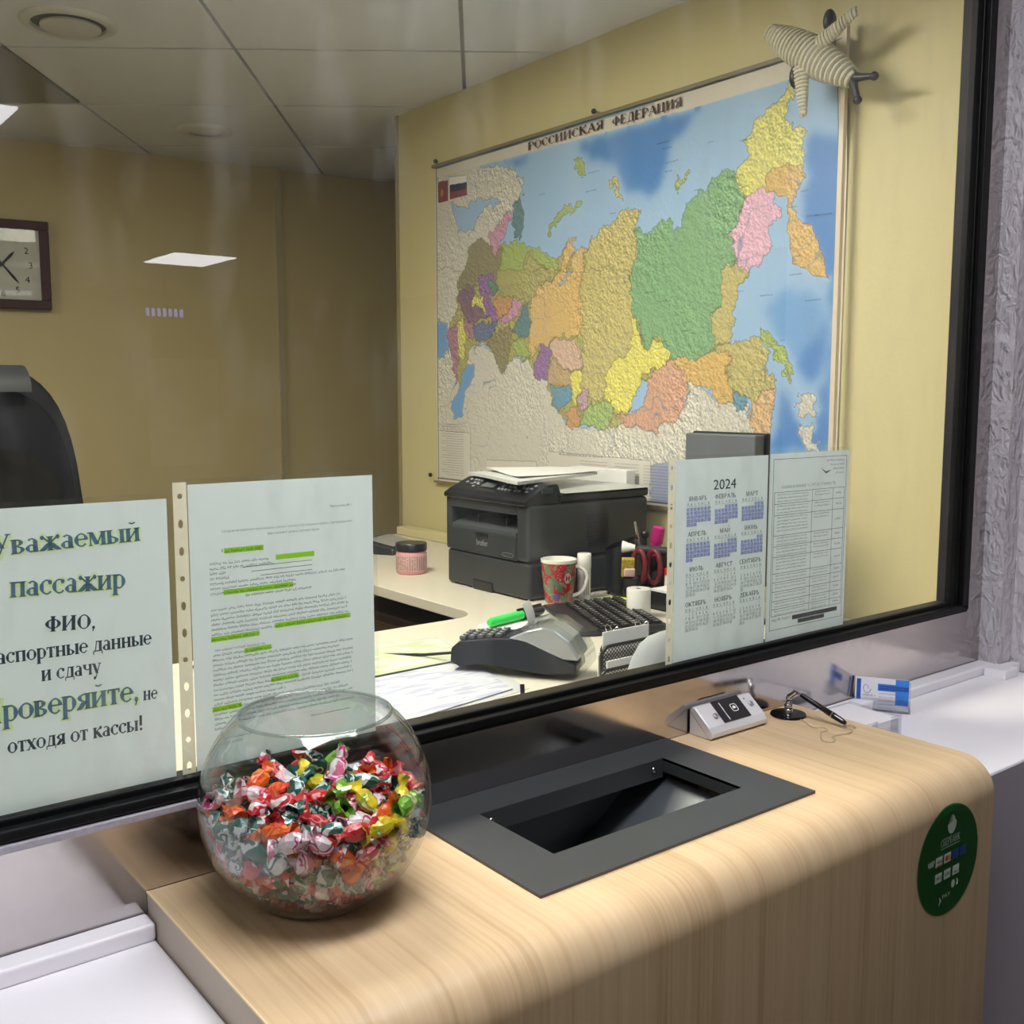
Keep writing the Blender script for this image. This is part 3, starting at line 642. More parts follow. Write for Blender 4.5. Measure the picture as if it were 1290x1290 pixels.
# transfer tray: plate with opening, flange walls, scooped basin
tr = thing('transfer_tray', 'dark grey metal money transfer tray sunk into the wooden counter', 'tray', (.84, -.13, 1.109))
M_tray = mat('tray_metal', (84, 86, 88), .38, .55, var=.05, scale=14, bump=.04, bscale=500)
M_tray2 = mat('tray_basin', (84, 88, 92), .42, .4, var=.05, scale=10)
px0, px1, py0, py1, zt = .617, 1.058, -.254, -.0005, 1.1125
ox0, ox1, oy0, oy1 = .687, .994, -.191, -.056
m = MB()
m.box(px0, px1, py0, oy0, 1.109, zt).box(px0, px1, oy1, py1, 1.109, zt).box(px0, ox0, oy0, oy1, 1.109, zt).box(ox1, px1, oy0, oy1, 1.109, zt)
m.build('plate', M_tray, tr)
m = MB(); t = .0015; zb = 1.086
m.box(ox0, ox1, oy1 - .0005, oy1 + t, zb, zt - .0002).box(ox0, ox1, oy0 - t, oy0, zb - .02, zt - .0002).box(ox0 - t, ox0, oy0, oy1, zb, zt - .0002)
m.box(ox1, ox1 + t, oy0, oy1, 1.094, zt - .0002)
m.split('flange', M_tray, tr)
m = MB(); by0, by1 = oy0 - .0005, -.003
sec = [(ox0 - .001, 1.0855), (ox0 - .001, .985)] + [(ox0 + .02 - .02 * math.cos(a), .985 - .02 * math.sin(a)) for a in (.5, 1.0, PI / 2)] + [(.80, .962), (.84, .972), (.88, .992), (ox1 + .012, 1.082)]
n = len(sec)
m.add([(x, by0, z) for x, z in sec] + [(x, by1, z) for x, z in sec], [(i, i + 1, n + i + 1, n + i) for i in range(n - 1)]); m.build('basin', M_tray2, tr, smooth=True)
m = MB(); m.add([(x, by0, z) for x, z in sec], [tuple(range(n))]); m.add([(x, by1, z) for x, z in sec], [tuple(range(n))[::-1]]); m.split('basin_wall', M_tray2, tr)
for sx in (.704, .976):
    sm = MB(); sm.lathe([(.0001, 0), (.0025, 0), (.0035, .0006), (.0038, .0016)], 12, Matrix.Translation((sx, oy1 - .0028, 1.1)) @ Matrix.Rotation(-PI / 2, 4, 'X')); sm.build('screw', M_chrome, tr, smooth=True)
# ------------------------------------------------------------------ wall map: printed sheet (colours per vertex), title, frame lines
PAL = dict(sea=(150, 186, 224), sea_mid=(112, 162, 218), sea_deep=(78, 134, 206), foreign=(206, 202, 186), olive=(178, 172, 96), olive2=(186, 178, 100),
    brown=(150, 140, 100), ygreen=(166, 190, 92), orange=(224, 180, 98), orange2=(226, 184, 104), sand=(200, 186, 106), pink2=(204, 140, 176), teal=(96, 140, 150),
    pink3=(214, 174, 150), purple=(150, 104, 172), tan=(196, 162, 116), yellow=(232, 222, 88), blue=(98, 156, 190), orange3=(214, 150, 96), mauve=(190, 150, 170),
    lgreen=(158, 190, 104), salmon=(216, 158, 128), salmon2=(222, 176, 120), amber=(224, 178, 92), green=(124, 180, 122), green2=(96, 160, 120), green3=(168, 190, 92),
    lyellow=(222, 216, 100), pink=(226, 166, 196), sand2=(196, 182, 104), maroon=(140, 104, 130), navy=(104, 120, 168), magenta=(180, 120, 152),
    paper=(214, 210, 196), inset=(150, 160, 200), flagw=(225, 225, 225), navy2=(52, 56, 92), red=(150, 62, 66), ltitle=(214, 206, 190))
def smooth_noise(h, w_, cell, rs):
    gh, gw = int(h / cell) + 3, int(w_ / cell) + 3
    g = rs.rand(gh, gw); y = np.arange(h) / cell; x = np.arange(w_) / cell
    yi = y.astype(int); xi = x.astype(int); fy = (y - yi)[:, None]; fx = (x - xi)[None, :]
    fy = fy * fy * (3 - 2 * fy); fx = fx * fx * (3 - 2 * fx)
    a = g[yi][:, xi]; b = g[yi][:, xi + 1]; c = g[yi + 1][:, xi]; d = g[yi + 1][:, xi + 1]
    return (a * (1 - fx) + b * fx) * (1 - fy) + (c * (1 - fx) + d * fx) * fy
def make_map():
    W, H = 1.680, 1.105; nx, ny = 760, 500
    rs = np.random.RandomState(5)
    xx, yy = np.meshgrid(np.linspace(0, W * 1000, nx), np.linspace(0, H * 1000, ny))
    wx = xx + (smooth_noise(ny, nx, 9, rs) - .5) * 22 + (smooth_noise(ny, nx, 3, rs) - .5) * 10
    wy = yy + (smooth_noise(ny, nx, 9, rs) - .5) * 22 + (smooth_noise(ny, nx, 3, rs) - .5) * 10
    lab = np.zeros((ny, nx), int); names = ['sea']
    straight = ('paper', 'inset', 'flagw', 'navy2', 'red', 'ltitle')
    for k, (n, P) in enumerate(MAP_REGIONS):
        px, py = (xx, yy) if n in straight else (wx, wy)
        ins = np.zeros(xx.shape, bool); N = len(P)
        x0, x1 = min(p[0] for p in P) - 15, max(p[0] for p in P) + 15; y0, y1 = min(p[1] for p in P) - 15, max(p[1] for p in P) + 15
        c0, c1 = max(0, int(x0 / (W * 1000) * nx)), min(nx, int(x1 / (W * 1000) * nx) + 2); r0, r1 = max(0, int(y0 / (H * 1000) * ny)), min(ny, int(y1 / (H * 1000) * ny) + 2)
        if c0 >= c1 or r0 >= r1: continue
        qx, qy = px[r0:r1, c0:c1], py[r0:r1, c0:c1]; sub = np.zeros(qx.shape, bool)
        for i in range(N):
            (ax, ay), (bx, by) = P[i], P[(i + 1) % N]
            if ay == by: continue
            sub ^= ((ay > qy) != (by > qy)) & (qx < (bx - ax) * (qy - ay) / (by - ay) + ax)
        lab[r0:r1, c0:c1][sub] = k + 1
        names.append(n)
    names = ['sea'] + [n for n, _ in MAP_REGIONS]
    cols = np.array([PAL[n] for n in names], float); gm = cols.mean(1, keepdims=True); cols = np.where(np.array([n.startswith('sea') for n in names])[:, None], cols * .88 + gm * .12, cols * .68 + gm * .32)
    c = cols[lab]
    issea = np.array([n.startswith('sea') for n in names])[lab]; flat = np.array([n in straight for n in names])[lab]
    # soften the depth steps inside the seas
    for it in range(60):
        b = (np.roll(c, 1, 0) + np.roll(c, -1, 0) + np.roll(c, 1, 1) + np.roll(c, -1, 1)) / 4
        ok = issea & np.roll(issea, 1, 0) & np.roll(issea, -1, 0) & np.roll(issea, 1, 1) & np.roll(issea, -1, 1)
        c = np.where(ok[..., None], b, c)
    # pale shelf along coasts
    near = (~issea).astype(float)
    for it in range(9): near = np.maximum(near, (np.roll(near, 1, 0) + np.roll(near, -1, 0) + np.roll(near, 1, 1) + np.roll(near, -1, 1)) / 4 * .97)
    c = np.where(issea[..., None], c + (np.array([176, 204, 232]) - c) * (np.clip(near, 0, 1) * .5)[..., None], c)
    # printed relief hatching on land, weaker in the seas
    hgt = .8 * smooth_noise(ny, nx, 6, rs) + .75 * smooth_noise(ny, nx, 2.8, rs) + .5 * smooth_noise(ny, nx, 1.5, rs)
    mount = np.clip(smooth_noise(ny, nx, 60, rs) * 1.6 - .2, .25, 1.2)
    mount[:, int(nx * .5):] = np.clip(mount[:, int(nx * .5):] + .25, 0, 1.3)
    gx = np.roll(hgt, -1, 1) - hgt; gy = np.roll(hgt, -1, 0) - hgt
    sh = np.clip((gx * .8 + gy * .8) * .62, -.24, .17) * mount
    c = c * (1 + np.where(flat, 0, np.where(issea, sh * .07, sh))[..., None])
    # borders
    ed = (lab != np.roll(lab, 1, 0)) | (lab != np.roll(lab, 1, 1))
    seaed = issea & np.roll(issea, 1, 0) & np.roll(issea, 1, 1)
    c = np.where((ed & ~seaed & ~flat)[..., None], c * .72, c)
    # rivers
    rv = np.abs(smooth_noise(ny, nx, 26, rs) - .5) < .008
    c = np.where((rv & ~issea & ~flat)[..., None], c * .6 + np.array([90, 120, 160]) * .4, c)
    mg = (xx < 8) | (xx > W * 1000 - 22) | (yy < 10)
    c = np.where(mg[..., None], np.array([216, 210, 198]), c)
    ln = ((np.abs(xx - 8) < 1.6) | (np.abs(xx - (W * 1000 - 22)) < 1.6) | (np.abs(yy - 10) < 1.6) | (np.abs(yy - 1099) < 1.4))
    c = np.where(ln[..., None], c * .45, c)
    c = np.clip(c, 0, 255) / 255; c = np.where(c <= .04045, c / 12.92, ((c + .055) / 1.055) ** 2.4)
    # sheet curls a little off the wall at the upper right corner
    U = xx / 1000; Vv = yy / 1000
    off = .004 + .0015 * np.sin(U * 9) * np.sin(Vv * 7 + 1) + .035 * np.clip((U - 1.45) / .23, 0, 1) ** 2 * np.clip((Vv - .78) / .32, 0, 1) ** 2
    co = np.stack([2.10 - off, 2.13 - U, 1.29 + Vv], -1).reshape(-1, 3)
    idx = np.arange(nx * ny).reshape(ny, nx)
    q = np.stack([idx[:-1, :-1], idx[1:, :-1], idx[1:, 1:], idx[:-1, 1:]], -1).reshape(-1, 4)
    q = q[:, ::-1]
    me = bpy.data.meshes.new('map_sheet'); me.vertices.add(len(co)); me.vertices.foreach_set('co', co.ravel())
    me.loops.add(q.size); me.loops.foreach_set('vertex_index', q.ravel().astype(np.int32))
    me.polygons.add(len(q)); me.polygons.foreach_set('loop_start', np.arange(0, q.size, 4, dtype=np.int32))
    me.update(calc_edges=True); me.polygons.foreach_set('use_smooth', np.ones(len(q), bool))
    at = me.color_attributes.new('print', 'FLOAT_COLOR', 'POINT')
    at.data.foreach_set('color', np.concatenate([c.reshape(-1, 3), np.ones((nx * ny, 1))], 1).astype(np.float32).ravel())
    return me, co.reshape(ny, nx, 3)
mm = bpy.data.materials.new('printed_map'); mm.use_nodes = True; nt = mm.node_tree; p = nt.nodes['Principled BSDF']
a = nt.nodes.new('ShaderNodeVertexColor'); a.layer_name = 'print'; nt.links.new(a.outputs[0], p.inputs['Base Color'])
p.inputs['Roughness'].default_value = .33; p.inputs['Specular IOR Level'].default_value = .5
mp = thing('wall_map', 'large laminated coloured relief map hanging on the yellow wall behind the printer', 'map', (2.095, 1.29, 1.29))
me, mco = make_map(); me.materials.append(mm)
o = bpy.data.objects.new('map_sheet', me); COL.objects.link(o); attach(o, mp)
m = MB(); m.box(2.084, 2.092, .455, 2.135, 2.390, 2.399)
m.box(2.084, 2.092, .455, 2.135, 1.284, 1.292); m.split('hanging_strip', mat('brown_strip', (128, 118, 92), .5), mp)
m = MB(); m.box(2.060, 2.072, .438, .450, 1.30, 2.415); m.build('edge_profile', mat('clear_profile', (214, 200, 180), .3), mp)
tb = MB(); text_into(tb, 'РОССИЙСКАЯ', .037, on_x(2.0905, 1.603, 2.3555), fit=.345, bold=.02, serif=.05); tb.build('title_lettering', mat('map_ink', (74, 50, 44), .5), mp); tb = MB()
text_into(tb, 'ФЕДЕРАЦИЯ', .037, on_x(2.0905, 1.222, 2.3535), fit=.265, bold=.02, serif=.05)
tb.build('title_lettering', mat('map_ink', (74, 50, 44), .5), mp)
rng = random.Random(11); sb = MB()
for k in range(22): scribble(sb, on_x(2.0925, 2.115, 1.29), .02 + .03 * (k % 3 == 0), .155, .205 - k * .0085, .0032, rng)
for k in range(12):
    for c0 in (.78, .93, 1.05, 1.17): scribble(sb, on_x(2.0925, 2.13, 1.29), c0, c0 + (.1 if c0 > .8 else .12), .11 - k * .0085, .003, rng)
text_into(sb, 'Физическая карта', .008, on_x(2.0925, 1.45, 1.415), fit=.2)
for k in range(60):
    x = rng.uniform(.15, 1.6); y = rng.uniform(.3, 1.0); scribble(sb, on_x(2.0925, 2.13, 1.29), x, x + rng.uniform(.01, .05), y, .004, rng)
sb.build('fine_print', M_ink, mp)
m = MB()
for y, z in ((2.105, 2.408), (1.29, 2.408), (2.155, 1.31), (.444, 2.417)): m.sphere((2.082 if y > .5 else 2.06, y, z), .008, 10, 6)
m.split('nail', M_darker, mp, smooth=True)
lg = MB(); lg.smooth = True   # gold emblem shape on the red field, printed flat
lg.lathe([(.0001, 0), (.011, 0)], 14, on_x(2.0925, 2.082, 2.297) @ Matrix.Scale(1, 4)); lg.box(-.003, .003, -.016, .016, -.0001, .0001, on_x(2.0924, 2.082, 2.297)); lg.build('emblem', mat('dull_gold', (176, 120, 60), .5), mp)

# wall clock (left, partly outside the picture) on the back wall
ck = thing('wall_clock', 'square dark wooden wall clock with pale dial on the back wall', 'clock', (.97, 3.62, 1.94))
d = Vector((2.135 + 1.6, 3.492 - 3.97, 0)).normalized()
CT = Matrix(((d.x, 0, d.y, 1.0), (d.y, 0, -d.x, 3.625), (0, 1, 0, 2.122), (0, 0, 0, 1)))   # x right, y up, z toward the viewer
h, fr = .176, .036
m = MB()
m.box(-h, h, h - fr, h, 0, .035, CT).box(-h, h, -h, -h + fr, 0, .035, CT).box(-h, -h + fr, -h + fr, h - fr, 0, .035, CT).box(h - fr, h, -h + fr, h - fr, 0, .035, CT)
m.build('frame', mat('clock_wood', (70, 40, 38), .5, spec=.2), ck, bevel=.004)
MB().box(-h + fr, h - fr, -h + fr, h - fr, 0, .012, CT).build('dial', mat('dial_paper', (206, 208, 200), .6), ck)
m = MB()
for k in range(1, 13):
    a = PI / 2 - k * PI / 6; V, F = glyphs(str(k), .036, serif=.03)
    xa = (max(v[0] for v in V) + min(v[0] for v in V)) / 2; ya = (max(v[1] for v in V)) / 2
    MB().add([(v[0] - xa + .105 * math.cos(a), v[1] - ya + .115 * math.sin(a), .0128) for v in V], F, CT).build('numeral', M_ink, ck)
for L_, ang, wd_ in ((.072, 48, .006), (.10, -52, .005)):
    a = math.radians(ang); RT = CT @ Matrix.Translation((0, 0, .016)) @ Matrix.Rotation(a, 4, 'Z')
    MB().prism([(-.02, -wd_ / 2), (L_ * .7, -wd_), (L_, 0), (L_ * .7, wd_), (-.02, wd_ / 2)], 0, .0015, RT).build('hand', M_ink, ck)
MB().lathe([(.008, .0135), (.008, .02), (.0001, .02)], 16, CT).build('hub', M_ink, ck)
MB().add([(-h + fr, -h + fr, .03), (h - fr, -h + fr, .03), (h - fr, h - fr, .03), (-h + fr, h - fr, .03)], [(0, 1, 2, 3)], CT).build('glass', thin_glass('clock_glass', (.97, .97, .97), f0=.01, edge=8), ck)

# ------------------------------------------------------------------ sheets in clear sleeves behind the glass
def ink_film(name, rgb):
    m = bpy.data.materials.new(name); m.use_nodes = True; nt = m.node_tree; nt.nodes.clear()
    o = nt.nodes.new('ShaderNodeOutputMaterial'); t = nt.nodes.new('ShaderNodeBsdfTransparent'); t.inputs[0].default_value = (*rgb, 1); nt.links.new(t.outputs[0], o.inputs[0]); return m
M_sheet = mat('sheet_paper', (214, 224, 226), .75, var=.012, scale=5)
def see_through(m, fac, col):
    nt = m.node_tree; p = nt.nodes['Principled BSDF']; o = nt.nodes['Material Output']
    t = nt.nodes.new('ShaderNodeBsdfTranslucent'); t.inputs[0].default_value = (*lin(col), 1)
    x = nt.nodes.new('ShaderNodeMixShader'); x.inputs[0].default_value = fac
    nt.links.new(p.outputs[0], x.inputs[1]); nt.links.new(t.outputs[0], x.inputs[2]); nt.links.new(x.outputs[0], o.inputs[0])
see_through(M_sheet, .5, (208, 222, 236))
M_sleeve = thin_glass('sleeve_film', (.95, .97, .96), f0=.05, rough=.08, dirt_haze=.06)
M_strip = mat('sleeve_strip', (232, 230, 216), .5); see_through(M_strip, .45, (226, 222, 204))
M_blueink = ink_film('sign_blue', (.12, .22, .62)); M_sink = ink_film('sheet_ink', (.05, .06, .10)); M_hl = ink_film('marker_green', (.62, .86, .14)); M_halo = ink_film('halo_yellow', (.92, .97, .62))
def sheet(name, label, x0, x1, z1, y=.014, strip=None, cat='paper', z0=1.2085):
    t = thing(name, label, cat, (x0, y, z0))
    m = MB(); N = 10   # gently bowed page
    bow = lambda u: y + .0012 * math.sin(u * PI) + .0004
    for i in range(N):
        a, b = i / N, (i + 1) / N; xa, xb = x0 + (x1 - x0) * a, x0 + (x1 - x0) * b
        m.quad((xa, bow(a), z0), (xb, bow(b), z0), (xb, bow(b), z1), (xa, bow(a), z1))
    m.build('page', M_sheet, t, smooth=True)
    if strip:
        sx0, sx1 = strip; m = MB(); K = 22; zz0, zz1 = z0, z1 + .003; hgt = (zz1 - zz0)
        nh = 11; ch = hgt / nh
        for k in range(nh):
            a0 = zz0 + k * ch; a1 = a0 + ch; cx, cz = (sx0 + sx1) / 2, (a0 + a1) / 2; n = 16
            rx, rz = (.0026, .0028) if k % 3 == 1 else (.0025, .0045)
            out = []; inn = []
            for q in range(n):
                an = 2 * PI * q / n; c_, s_ = math.cos(an), math.sin(an); mx = max(abs(c_), abs(s_))
                out.append((cx + c_ / mx * (sx1 - sx0) / 2, y - .001, cz + s_ / mx * ch / 2)); inn.append((cx + rx * c_, y - .001, cz + rz * s_))
            m.add(out + inn, [(q, (q + 1) % n, n + (q + 1) % n, n + q) for q in range(n)])
        m.build('punched_strip', M_strip, t)
    a = strip[0] if strip else x0 - .003
    MB().quad((a - .001, y - .0022, z0), (x1 + .004, y - .0022, z0), (x1 + .004, y - .0022, z1 + .006), (a - .001, y - .0022, z1 + .006)).build('sleeve', M_sleeve, t)
    return t
YP = .0132
# 1: notice to passengers
s1 = sheet('notice_sheet', 'white notice in large blue and black Cyrillic letters, leftmost sheet on the glass', .148, .3575, 1.498)
m = MB(); mh = MB()
def put(mb, txt, xa, za, xb, zb, size, bold=.025, serif=.055, halo=False, y=YP):
    ang = math.atan2(zb - za, xb - xa); T = on_y(xa, y, za) @ Matrix.Rotation(ang, 4, 'Z')
    text_into(mb, txt, size, T, fit=math.hypot(xb - xa, zb - za), bold=bold, serif=serif)
    if halo:
        T2 = on_y(xa, y + .0005, za) @ Matrix.Rotation(ang, 4, 'Z'); V, F = letters(txt, size, thick=.30, thin=.17)
        yl = min(v[1] for v in V); V = [(v[0], v[1] * 1.08 - .0012, 0) for v in V]
        x0 = min(v[0] for v in V); x1 = max(v[0] for v in V); s_ = math.hypot(xb - xa, zb - za) / (x1 - x0) * 1.02
        mh.add([((v[0] - x0) * s_ - .001, v[1], 0) for v in V], F, T2)
for a_ in (('Уважаемый', .197, 1.4555, .3305, 1.4585, .029), ('пассажир', .2105, 1.4165, .314, 1.4135, .031), ('Проверяйте,', .180, 1.302, .322, 1.300, .034)):
    m = MB(); mh = MB(); put(m, *a_, halo=True); m.build('blue_lettering', M_blueink, s1); mh.build('letter_glow', M_halo, s1)
for a_ in (('ФИО,', .239, 1.3805, .284, 1.378, .0215), ('Паспортные данные', .1845, 1.3565, .3375, 1.3545, .0225), ('и сдачу', .2335, 1.3345, .288, 1.3335, .0225), ('не', .3265, 1.299, .341, 1.2985, .021), ('отходя от кассы!', .2015, 1.2715, .3245, 1.2695, .023)):
    m = MB(); put(m, *a_, bold=.025); m.build('black_lettering', M_sink, s1)
# 2: consent form
s2 = sheet('form_sheet', 'dense typed form with green marker lines behind the candy bowl', .379, .591, 1.5105, strip=(.3635, .3775))
m = MB(); g = MB(); rng = random.Random(2); T = on_y(.379, YP, 1.2135)
def hl(x0, x1, z): g.box(x0, x1, z - .0012, z + .0042, -.0005, -.0003, T)
text_into(m, 'Приложение № 1', .0042, on_y(.379 + .158, YP, 1.2135 + .264), fit=.026)
text_into(m, 'Согласие на обработку персональных данных субъекта персональных данных, при передаче его', .0046, on_y(.379 + .034, YP, 1.2135 + .246), fit=.151)
text_into(m, 'персональных данных третьим лицам', .0046, on_y(.379 + .084, YP, 1.2135 + .240), fit=.060)
text_into(m, 'Я,', .005, on_y(.379 + .032, YP, 1.2135 + .226)); scribble(m, T, .037, .076, .2255, .0032, rng); hl(.036, .079, .2255)
z = .2135
spec = [(.02, .085), (.02, .09), (.02, .036), (.02, .04), (.02, .175), (.02, .115), (.02, .115), (.058, .135), None,
        (.02, .168), (.02, .176), (.02, .178), (.02, .176), (.02, .178), (.02, .178), (.02, .07), None,
        (.023, .078), (.021, .085), (.02, .182), (.02, .165), (.02, .182), (.02, .182), (.02, .182), (.02, .182), (.02, .180), (.02, .182), (.02, .1), (.02, .165), (.02, .176), (.02, .182), (.02, .164), (.02, .182), (.02, .035), None, (.02, .06), (.02, .05)]
hls = {0: (.093, .138), 6: (.034, .112), 14: (.09, .181), 15: (.019, .072), 18: (.055, .085), 25: (.084, .116), 29: (.018, .05)}
for i, s_ in enumerate(spec):
    if s_: scribble(m, T, s_[0], s_[1], z, .0031, rng)
    if i in hls: hl(*hls[i], z)
    if i in (1, 2, 3): m.box(.045 + .01 * i, .135, z - .0005, z, 0, .0001, T)
    z -= .0052 if s_ else .0062
scribble(m, T, .13, .142, .034, .0027, rng); m.box(.145, .178, .0345, .035, 0, .0001, T)
m.build('typed_lines', ink_film('typed_ink', (.12, .14, .18)), s2); g.split('marker_line', M_hl, s2)
# 3: calendar
M_vio = ink_film('pale_violet', (.74, .75, .96))
s3 = sheet('calendar_sheet', 'twelve-month 2024 calendar sheet on the glass with purple-marked days', 1.0845, 1.290, 1.508, strip=(1.0685, 1.0825))
m = MB(); v_ = MB()
put(m, '2024', 1.164, 1.4615, 1.2145, 1.4615, .021, bold=.006, serif=0)
MON = ['ЯНВАРЬ', 'ФЕВРАЛЬ', 'МАРТ', 'АПРЕЛЬ', 'МАЙ', 'ИЮНЬ', 'ИЮЛЬ', 'АВГУСТ', 'СЕНТЯБРЬ', 'ОКТЯБРЬ', 'НОЯБРЬ', 'ДЕКАБРЬ']
dig = {}
for n in range(1, 32): dig[n] = glyphs(str(n), .0064, res=2)
wdn = [letters(c, .0058, .11, .08, False) for c in 'ПВСЧПСВ']
for k in range(12):
    cx = 1.1085 + (k % 3) * .0605; cz = 1.4475 - (k // 3) * .0515
    V, F = letters(MON[k], .0105, .12, .075, False); wv = max(v[0] for v in V); m.add([(v[0] - wv / 2 + .022, v[1], 0) for v in V], F, on_y(cx, YP, cz))
    for j in range(7): m.add(wdn[j][0], wdn[j][1], on_y(cx + j * .0074, YP, cz - .0068))
    m.box(cx - .001, cx + .05, YP, YP + .0001, cz - .008, cz - .0077)
    for r, wk in enumerate(calendar.monthcalendar(2024, k + 1)):
        for j, dd in enumerate(wk):
            if dd:
                m.add(*dig[dd], on_y(cx + j * .0074, YP, cz - .0142 - r * .0056))
                if k < 6 and not (k == 4 and dd < 3): v_.box(cx + j * .0074 - .0006, cx + j * .0074 + .0062, YP + .0003, YP + .0004, cz - .0148 - r * .0056, cz - .0095 - r * .0056)
m.build('calendar_print', ink_film('calendar_ink', (.10, .11, .13)), s3); tag(v_.build('day_marks', M_vio, s3), kind='stuff')
# 4: tariff table
s4 = sheet('table_sheet', 'sheet with a ruled table on the glass right of the calendar', 1.294, 1.500, 1.509)
m = MB(); T = on_y(1.294, YP, 1.2085); rng = random.Random(4)
def line(x0, z0, x1, z1, w_=.0007): m.box(min(x0, x1) - w_ / 2, max(x0, x1) + w_ / 2, min(z0, z1) - w_ / 2, max(z0, z1) + w_ / 2, 0, .0001, T)
line(.008, .022, .198, .022); line(.008, .292, .198, .292); line(.008, .022, .008, .292); line(.198, .022, .198, .292)
text_into(m, 'НАИМЕНОВАНИЕ УСЛУГ И СТОИМОСТЬ', .0075, on_y(1.294 + .03, YP, 1.2085 + .2455), fit=.14)
rows = [.24, .222, .204, .172, .155, .138, .112, .098, .083, .068, .055, .044]
for r in rows: line(.012, r, .194, r)
line(.108, .044, .108, .24); line(.163, .044, .163, .24); line(.012, .044, .012, .24); line(.194, .044, .194, .24)
for r0, r1 in zip(rows[:-1], rows[1:]):
    n = max(2, int((r0 - r1) / .0055))
    for q in range(n):
        zz = r0 - .0048 - q * .0052
        if zz < r1 + .0006: break
        scribble(m, T, .02, .098, zz, .003, rng)
        if q < 2: scribble(m, T, .115, .155, zz, .003, rng)
    scribble(m, T, .172, .187, (r0 + r1) / 2 - .001, .004, rng)
for q in range(4): scribble(m, T, .145 + .008 * q, .19, .284 - q * .007, .004, rng)
m.add([(.128, .274, 0), (.142, .268, 0), (.158, .27, 0), (.143, .264, 0)], [(0, 1, 2, 3)], T)
scribble(m, T, .014, .06, .036, .005, rng)
m.box(.065, .185, .033, .040, 0, .0001, T).box(.08, .15, .0255, .032, 0, .0001, T)
m.build('table_print', ink_film('table_ink', (.14, .16, .17)), s4)
# ------------------------------------------------------------------ booth desk
ZD = 1.08
dk = thing('desk', 'cream L-shaped desk behind the glass with rounded inner corner', 'desk', (1.6, .9, .3))
pts = [(-.9, .104), (2.085, .104), (2.085, 2.32), (1.43, 2.32), (1.43, 1.03)]
for k in range(1, 9):
    a = PI / 2 * k / 8; pts.append((1.43 - .07 + .07 * math.cos(a), 1.03 - .07 * math.sin(a)))
pts += [(-.9, .96)]
MB().prism(pts, ZD - .028, ZD).build('desktop', M_desk, dk, bevel=.002)
m = MB(); m.box(1.46, 2.08, 2.27, 2.30, .3, ZD - .028).box(-.88, -.85, .14, .93, .3, ZD - .028).box(-.85, 2.08, .11, .13, .3, ZD - .028); m.split('side_panel', M_desk, dk)
dc = thing('drawer_unit', 'dark drawer unit seen under the desk through the rounded corner gap', 'cabinet', (1.2, 1.6, .3))
MB().box(1.50, 1.9, 1.25, 1.75, .3, .98).build('body', mat('brown_cabinet', (66, 50, 36), .5), dc, bevel=.004)
for k in range(3): MB().box(1.484, 1.50, 1.27, 1.73, .32 + k * .22, .52 + k * .22).build('drawer', mat('brown_drawer', (84, 64, 44), .5), dc, bevel=.003)
tr_ = MB().box(2.03, 2.083, 1.42, 2.31, ZD, ZD + .03).build('cable_duct', mat('duct_cream', (206, 196, 150), .45), bevel=.004)
tag(tr_, 'cream cable duct lying along the foot of the map wall', 'cable duct')

# ------------------------------------------------------------------ printer (front faces the booth)
pr = thing('printer', 'dark grey laser multifunction printer with papers lying on its lid', 'printer', (1.82, 1.18, ZD))
PX0, PX1, PY0, PY1 = 1.612, 2.037, 1.004, 1.366
M_pr = mat('printer_grey', (50, 54, 58), .42, var=.04, bump=.08, bscale=1200)
M_por0 = mat('logo_white', (240, 240, 240), .4)
M_pr2 = mat('printer_black', (30, 32, 36), .22, var=.05)
m = MB()
m.box(PX0 + .004, PX1, PY0, PY1, ZD + .003, 1.1765)                       # paper cassette level
m.build('lower_body', M_pr, pr, bevel=.008)
m = MB()
m.box(PX0, PX1, PY0, PY0 + .05, 1.178, 1.325); m.build('side_cover', M_pr, pr, bevel=.012, seg=4)
m = MB(); m.box(PX0, PX1, PY1 - .022, PY1, 1.178, 1.325); m.build('side_cover', M_pr, pr, bevel=.006)
m = MB(); m.box(PX0 + .001, PX1 - .004, PY0 + .046, PY1 - .02, 1.178, 1.2415); m.box(PX0 + .2, PX1 - .004, PY0 + .046, PY1 - .02, 1.241, 1.30).box(PX0 + .001, PX1 - .004, PY0 + .046, PY1 - .02, 1.296, 1.325)
m.split('upper_body', M_pr, pr, bevel=.003)
m = MB(); m.box(PX0 + .005, PX0 + .2, PY0 + .05, PY1 - .022, 1.2416, 1.247)
m.prism([(PY0 + .06, 0), (PY1 - .03, 0), (PY1 - .03, .02), (PY0 + .06, .02)], 0, 0.001)
m = MB()
sl = [(PX0 + .004, 1.2418), (PX0 + .004, 1.250), (PX0 + .06, 1.268), (PX0 + .19, 1.246), (PX0 + .19, 1.2418)]
v = [(x, PY0 + .052, z) for x, z in sl] + [(x, PY1 - .024, z) for x, z in sl]
m.add(v, [(0, 1, 2, 3, 4), (9, 8, 7, 6, 5)] + [(i, 5 + i, 5 + (i + 1) % 5, (i + 1) % 5) for i in range(5)])
for y in (1.13, 1.255): m.box(PX0 + .03, PX0 + .10, y - .002, y + .002, 1.255, 1.28)
m.build('output_tray', mat('printer_inner', (70, 74, 78), .4), pr)
